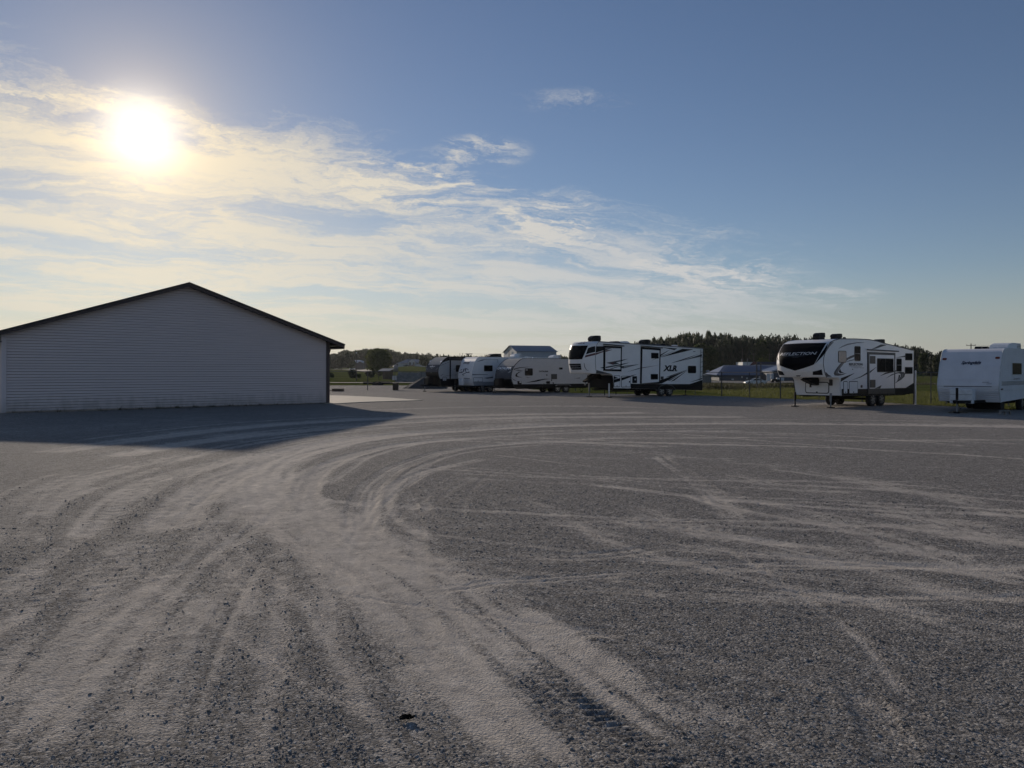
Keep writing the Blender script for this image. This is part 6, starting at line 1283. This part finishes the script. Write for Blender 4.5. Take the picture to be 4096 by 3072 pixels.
for x0, x1 in ((3066, 3073.5), (3073.9, 3081.5), (3083, 3094)):
    p0_, p1_ = P(x0, 1527, 222), P(x1, 1494, 222); box('door', ((p0_.x+p1_.x)/2-a.x, -8.05, (p0_.z+p1_.z)/2-zg), (p1_.x-p0_.x, .1, p1_.z-p0_.z), m_pale if x0 != 3073.9 else m_silver, bb)
p0_, p1_ = P(3124, 1528, 222), P(3136, 1510, 222); box('door', ((p0_.x+p1_.x)/2-a.x, -8.05, (p0_.z+p1_.z)/2-zg), (p1_.x-p0_.x, .1, p1_.z-p0_.z), m_pale, bb)
# building with a red and blue band behind
a2 = P(2976, 1462, 262); zg2 = landz(a2.x, 262); fb = bld('flat_roofed_building', 'flat-roofed building with a dark blue and red band behind the blue roof', (a2.x, 262, zg2)); s2_ = 262/F
zt_ = P(0, 1447, 262).z-zg2; zb_ = P(0, 1459, 262).z-zg2
box('wall', (8.5, 4.5, zt_/2-.3), (17.5, 8, zt_+.4), m_pale, fb)
box('blue_band', ((3030-2976)*s2_+4.2, .35, (zt_+zb_)/2), (9.0, .3, zt_-zb_), mat('navy fascia', (.012, .014, .05), .4), fb); bm = bmesh.new(); prism(bm, [((3000-2976)*s2_, zb_-.2), ((3030-2976)*s2_, zb_+.1), ((3030-2976)*s2_, zt_), ((3014-2976)*s2_, zt_)], .22, .45); link('red_band', from_bm(bm), mat('dark red fascia', (.09, .02, .018), .5), fb)
# grey shed
p_ = on_land(2826, 160); sh_ = bld('timber_shed', 'small grey timber shed with low pale roof behind the slash-striped fifth wheel', (p_.x-1.1, 160, p_.z), 0, 'shed')
m_shed = mat('grey boards', (0.17, 0.17, 0.175), .8, var=.15, scale=2, stretch=(6, 1, .5)); box('wall', (1.1, 1.2, 1.0), (2.0, 2.2, 2.1), m_shed, sh_)
for i in range(8): box('board', (.2+i*.258, .07, 1.0), (.24, .05, 2.05), m_shed, sh_)
bm = bmesh.new(); prism(bm, [(-.3, 2.32), (-.1, 2.45), (3.0, 2.1), (3.0, 1.98)], -.3, 2.6); link('roof', from_bm(bm), m_greyroof, sh_)
# metal barn
nc = P(2067, 1430, 170); zgb = landz(nc.x, 170); ang = math.atan2(.31, .95); ba = bld('metal_barn', 'tall pale metal barn with grey-blue roof behind the trailers', (nc.x, 170, zgb), ang, 'barn')
Lb_ = 9.4; Wb = 9.5; heb = P(0, 1406, 170).z-zgb; hrb = P(0, 1383.5, 174).z-zgb; gable(ba, Lb_, Wb, heb, hrb, m_barnw, mat('blue-grey barn roof', (.17, .195, .24), .5, var=.06, scale=.6), .25)
for i in range(13): box('roof_rib', (0, 0, 0), (.05, .05, .05), m_greyroof, ba).hide_render = False if i < 0 else True
for o in [c for c in ba.children if c.name.startswith('roof_rib')]: bpy.data.objects.remove(o)
slb = (hrb-heb)/(Wb/2)
for i in range(12):
    x = .2+i*.82; A = Vector((x, -.25, heb-.25*slb+.15)); B_ = Vector((x, Wb/2, hrb+.15)); dd = B_-A; bm = bmesh.new(); box_bm(bm, (A+B_)/2, (.05, dd.length, .05), Matrix.Rotation(math.atan2(dd.z, dd.y), 3, 'X')); link('roof_rib', from_bm(bm), m_greyroof, ba)
box('chimney_pipe', (-.25, 4.8, heb-.3), (.12, .12, 1.6), m_poleW, ba)
# white workshop on the rise
dw = 570.0; sw = dw/F; a = P(1593, 1463, dw); zgw = landz(a.x, dw)-.1; ws_ = bld('workshop', 'white workshop with two dark bay doors, three small windows and grey roof', (a.x, dw, zgw))
def wx(px): return (px-1593)*sw
def wz(py): return P(0, py, dw).z-zgw
box('wall', (wx(1715)/2, 6, wz(1454.5)/2-.5), (wx(1715), 12, wz(1454.5)+1), m_pale, ws_)
v = [(wx(1585), -1.2, wz(1455)), (wx(1718), -1.2, wz(1448)), (wx(1705), 6, wz(1437)), (wx(1622), 6, wz(1437)), (wx(1718), 13, wz(1448)), (wx(1585), 13, wz(1455))]; rfw = link('roof', pyd(v, [(0, 1, 2, 3), (0, 3, 5), (1, 4, 2), (2, 4, 5, 3)]), m_greyroof, ws_); rfw.modifiers.new('s', 'SOLIDIFY').thickness = .15
bm = bmesh.new(); prism(bm, [(wx(1634), -.6), (wx(1664), -.6), (wx(1664), wz(1447)), (wx(1649), wz(1438.3)), (wx(1634), wz(1447))], -2.5, 2); link('porch_gable', from_bm(bm), m_pale, ws_)
for sg in (-1, 1):
    bm = bmesh.new(); xm_ = wx(1649); e_ = xm_+sg*(wx(1666)-xm_); prism(bm, [(xm_, wz(1438)), (e_, wz(1448)), (e_, wz(1448)+.2), (xm_, wz(1438)+.2)], -3, 4); link('porch_roof', from_bm(bm), m_greyroof, ws_)
for x0, x1 in ((1637.5, 1646.5), (1652.5, 1661)): box('bay_door', ((wx(x0)+wx(x1))/2, -2.52, wz(1449.5)/2), (wx(x1)-wx(x0), .1, wz(1449.5)), m_dgrey, ws_)
for px in (1676.5, 1688.5, 1700.5): wd_ = box('window', (wx(px), -.03, wz(1450.5)), (.75, .1, .62), m_frame, ws_); box('pane', (wx(px), -.09, wz(1450.5)), (.6, .04, .48), m_glass, wd_)
# house with the sunlit roof
dh = 540.0; a = P(1418, 1470, dh); zgh = landz(a.x, dh); ho = bld('house', 'brown house gable with pale sunlit roof between the trees', (a.x, dh, zgh), 0, 'house'); sh2 = dh/F
def hx(px): return (px-1418)*sh2
def hzv(py): return P(0, py, dh).z-zgh
m_brwall = mat('brown house cladding', (.13, .10, .085), .8)
bm = bmesh.new(); prism(bm, [(hx(1421), -1), (hx(1453), -1), (hx(1453), hzv(1452)), (hx(1440), hzv(1446)), (hx(1426), hzv(1453)), (hx(1421), hzv(1453))], 0, 7); link('wall', from_bm(bm), m_brwall, ho)
v = [(hx(1415), -.5, hzv(1441)), (hx(1440), -.5, hzv(1445.5)), (hx(1427), -.5, hzv(1454)), (hx(1418), -.5, hzv(1452)), (hx(1452), -.3, hzv(1444.5)), (hx(1456), -.3, hzv(1452))]
rfh = link('roof', pyd([(hx(1414), 4, hzv(1441)), (hx(1439), 4, hzv(1441.5)), (hx(1440), -.5, hzv(1446)), (hx(1426), -.5, hzv(1454)), (hx(1455), -.5, hzv(1453)), (hx(1452), 4, hzv(1446))], [(0, 1, 2, 3), (1, 5, 4, 2)]), m_pale, ho); rfh.modifiers.new('s', 'SOLIDIFY').thickness = .2
# cars
def car(name, loc, rz, label, paint, L_=4.6, cat='car', group=None):
    e = empty(name, loc, rz); tag(e, label, cat, group); h = L_/4.6; w = 1.8*h
    # x = 0 at the nose; profile of the lower body and of the cabin
    low_ = [(0.05, .30), (0, .55), (.10, .72), (.45, .84), (1.15, .94), (1.3, .97), (3.75, 1.0), (4.35, .97), (4.55, .85), (4.6, .55), (4.5, .28), (3.95, .24), (3.86, .42), (3.70, .58), (3.46, .64), (3.22, .58), (3.06, .42), (2.98, .22), (1.26, .22), (1.18, .42), (1.02, .58), (.78, .64), (.54, .58), (.38, .42), (.32, .26)]
    bm = bmesh.new(); prism(bm, [(x*h, z*h) for x, z in low_], -w/2, w/2)
    for v_ in bm.verts:
        if v_.co.x < .3*h or v_.co.x > 4.4*h: v_.co.y *= .86
        if v_.co.z > .9*h: v_.co.y *= .94
    b = link('body', from_bm(bm), paint, e); md = b.modifiers.new('b', 'BEVEL'); md.width = .06; md.segments = 2; md.limit_method = 'ANGLE'; md.angle_limit = .6
    cab = [(1.28, .96), (2.0, 1.40), (2.5, 1.46), (3.1, 1.42), (3.95, .99)]
    bm = bmesh.new(); prism(bm, [(x*h, z*h) for x, z in cab], -w/2*.92, w/2*.92)
    for v_ in bm.verts:
        if v_.co.z > 1.2*h: v_.co.y *= .80
    link('cabin', from_bm(bm), paint, e)
    for sg in (-1, 1):
        for pts in ([(1.55, 1.02), (2.02, 1.35), (2.42, 1.40), (2.42, 1.02)], [(2.50, 1.02), (2.50, 1.40), (3.02, 1.36), (3.60, 1.04)]):
            bm = bmesh.new(); f = bm.faces.new([bm.verts.new((x*h, sg*(w/2*.92*(1-.2*(z-.96)/.46)+.012), z*h)) for x, z in pts]); link('window', from_bm(bm), m_glass, e)
        for x in (.78, 3.46):
            bm = bmesh.new(); bmesh.ops.create_cone(bm, cap_ends=True, segments=20, radius1=.32*h, radius2=.32*h, depth=.2*h, matrix=Matrix.Translation((x*h, sg*(w/2-.09*h), .31*h)) @ Matrix.Rotation(math.pi/2, 4, 'X')); wl2 = link('wheel', from_bm(bm), m_tyre, e)
            bm = bmesh.new(); bmesh.ops.create_cone(bm, cap_ends=True, segments=16, radius1=.2*h, radius2=.2*h, depth=.03, matrix=Matrix.Translation((x*h, sg*(w/2+.012), .31*h)) @ Matrix.Rotation(math.pi/2, 4, 'X')); link('rim', from_bm(bm), m_rim, wl2)
        box('headlamp', (.10*h, sg*w*.33, .66*h), (.12*h, .32*h, .12*h), m_silver, e); box('tail_lamp', (4.54*h, sg*w*.33, .80*h), (.10*h, .32*h, .12*h), m_lampred, e)
    for pts, nm in (([(1.32, .99), (2.0, 1.385)], 'windscreen'), ([(3.13, 1.40), (3.90, 1.02)], 'rear_screen')):
        (xa, za), (xb, zb) = pts; bm = bmesh.new(); sg = -1 if nm == 'windscreen' else 1
        f = bm.faces.new([bm.verts.new(p) for p in ((xa*h+sg*.015, -w*.36, za*h+.012), (xa*h+sg*.015, w*.36, za*h+.012), (xb*h+sg*.015, w*.34, zb*h+.012), (xb*h+sg*.015, -w*.34, zb*h+.012))]); link(nm, from_bm(bm), m_glass, e)
    return e
m_csilver = mat('silver car paint', (.55, .56, .55), .35, coat=.3); m_cwhite = mat('white car paint', (.72, .72, .70), .3, coat=.5); m_cdark = mat('dark car paint', (.03, .03, .034), .25, coat=.5)
p_ = P(2977.5, 1544, 163); car('sedan', (p_.x, 163, landz(p_.x+2.3, 163)+.10), .03, 'silver sedan on the road in front of the blue-roofed building', m_csilver)
p_ = hit(1342, 1477); car('parked_car', (p_.x, p_.y-6, landz(p_.x, p_.y-6)+.25), .1, 'small white car on the far road near the garage corner', m_cwhite, 4.6)
p_ = hit(1402, 1480); car('parked_car', (p_.x, p_.y-5, landz(p_.x, p_.y-5)+.25), .3, 'white car on the far road by the dark shrub', m_cwhite, 4.4)
p_ = P(1613, 1465, 556); car('parked_car', (p_.x, 556, landz(p_.x, 556)), 0, 'dark car parked before the white workshop', m_cdark, 4.5)
p_ = P(1642, 1465, 550); car('parked_car', (p_.x, 550, landz(p_.x, 550)), .2, 'reddish car parked before the workshop bay doors', mat('red car paint', (.16, .05, .04), .3, coat=.4), 3.0)
p_ = on_land(2828, 330); car('parked_car', (p_.x, 330, p_.z), .5, 'silver-blue car parked far off beyond the timber shed', mat('pale blue car paint', (.25, .28, .33), .3, coat=.4), 4.6)
# dark utility tractor
p_ = on_land(3084, 196); tr_ = empty('utility_tractor', (p_.x, 196, p_.z+.08)); tag(tr_, 'dark small tractor with a pale box on its back by the white doors', 'tractor')
bm = bmesh.new(); prism(bm, [(0, .45), (.2, .85), (.9, 1.0), (1.3, .95), (1.6, .7), (2.2, .7), (2.2, .40)], -.4, .4); link('hood', from_bm(bm), m_chassis, tr_); box('box', (1.75, 0, 1.0), (.75, .7, .45), m_silver, tr_, .03); tube('steering_post', (1.2, 0, .9), (1.0, 0, 1.3), .03, m_chassis, tr_)
for x, r in ((.35, .30), (1.75, .42)):
    for sg in (-1, 1):
        bm = bmesh.new(); bmesh.ops.create_cone(bm, cap_ends=True, segments=18, radius1=r, radius2=r, depth=.2, matrix=Matrix.Translation((x, sg*.5, r)) @ Matrix.Rotation(math.pi/2, 4, 'X')); link('wheel', from_bm(bm), m_tyre, tr_)
# sign posts in the field
p_ = on_land(3027, 91.6); sp_ = empty('sign_frame', p_); tag(sp_, 'two tall dark posts joined by a crossbar in the grass', 'posts'); xo = (3043.5-3027)/F*91.6
tube('post', (0, 0, -.2), (0, 0, 3.2), .075, m_poleW, sp_, 8); tube('post', (xo, 0, -.2), (xo, 0, 3.05), .06, m_poleW, sp_, 8); box('crossbar', (xo/2, -.08, P(0, 1484, 91.6).z-p_.z), (xo+.30, .05, .10), m_poleW, sp_)
# utility poles and wires
def pole(px, d, top_py, label, arm=0.0, can=False, group=None, lean=0.0):
    p = on_land(px, d); e = empty('utility_pole', p); tag(e, label, 'utility pole', group); hh_2 = H+(HZ-top_py)/F*d-p.z
    tube('pole', (0, 0, -.3), (lean, 0, hh_2), .15, m_poleW, e, 8, .10)
    if arm: box('cross_arm', (lean, 0, hh_2-.45), (arm, .1, .12), m_poleW, e); [tube('insulator', (lean+s_*arm*.45, 0, hh_2-.39), (lean+s_*arm*.45, 0, hh_2-.15), .05, m_galv, e) for s_ in (-1, 1)]
    if can: tube('transformer', (-.35, -.1, hh_2*.55), (-.35, -.1, hh_2*.55+.9), .22, m_galv, e, 12)
    return Vector((p.x+lean, d, p.z+hh_2-.3))
t1_ = pole(2970, 280, 1394, 'tall utility pole with transformer behind the blue-roofed building', 0, True); t2_ = pole(3015, 290, 1412, 'utility pole beside the pale box above the blue roof', 1.6); t3_ = pole(3078, 285, 1414, 'utility pole next to the light green tree', 1.6)
t4_ = pole(3884, 180, 1374, 'utility pole with cross arm over the roof of the script-lettered trailer', 2.2)
t5_ = pole(1838, 420, 1412, 'thin utility pole above the black and grey trailer roof', 0, lean=.2, group='paired far poles'); t6_ = pole(1851, 420, 1412, 'thin utility pole above the black and grey trailer roof', 0, lean=-.2, group='paired far poles')
tube_o = tube('vent_pipe', P(2989, 1460, 231), P(2989, 1434, 231), .10, m_galv, None, 8); tag(tube_o, 'pale flue pipe rising from the blue roof', 'flue')
def wire(a, b, sag, label, r=.02):
    bm = bmesh.new(); pr = None
    for i in range(17):
        u = i/16; p = a.lerp(b, u); p.z -= sag*4*u*(1-u)
        if pr is not None: tube_bm(bm, pr, p, r, 4)
        pr = p
    tag(link('overhead_wire', from_bm(bm), m_chassis), label, 'wire')
wire(t6_, P(2260, 1400, 470), 1.0, 'thin overhead wire running from the paired poles towards the metal barn', .025); wire(t1_, t3_, .5, 'overhead wire between the poles behind the blue-roofed building', .02)
wire(t4_, P(4300, 1376, 200), .4, 'overhead wire leading right from the cross-armed pole', .015)

# ------------------------------------------------------------------ thin summer haze
hb = bmesh.new(); box_bm(hb, (0, 1150, 22), (3100, 3000, 60)); hzo = link('haze', from_bm(hb)); kind(hzo, 'stuff'); hzo['label'] = 'thin pale summer haze lying over the whole yard'; hzo['category'] = 'haze'
hm = bpy.data.materials.new('haze'); hm.use_nodes = True; t = hm.node_tree; t.nodes.clear(); o_ = t.nodes.new('ShaderNodeOutputMaterial'); pv = t.nodes.new('ShaderNodeVolumePrincipled')
pv.inputs['Color'].default_value = (0.86, 0.88, 0.92, 1); pv.inputs['Density'].default_value = 0.00006; pv.inputs['Anisotropy'].default_value = 0.45; t.links.new(pv.outputs[0], o_.inputs['Volume']); hzo.data.materials.append(hm)
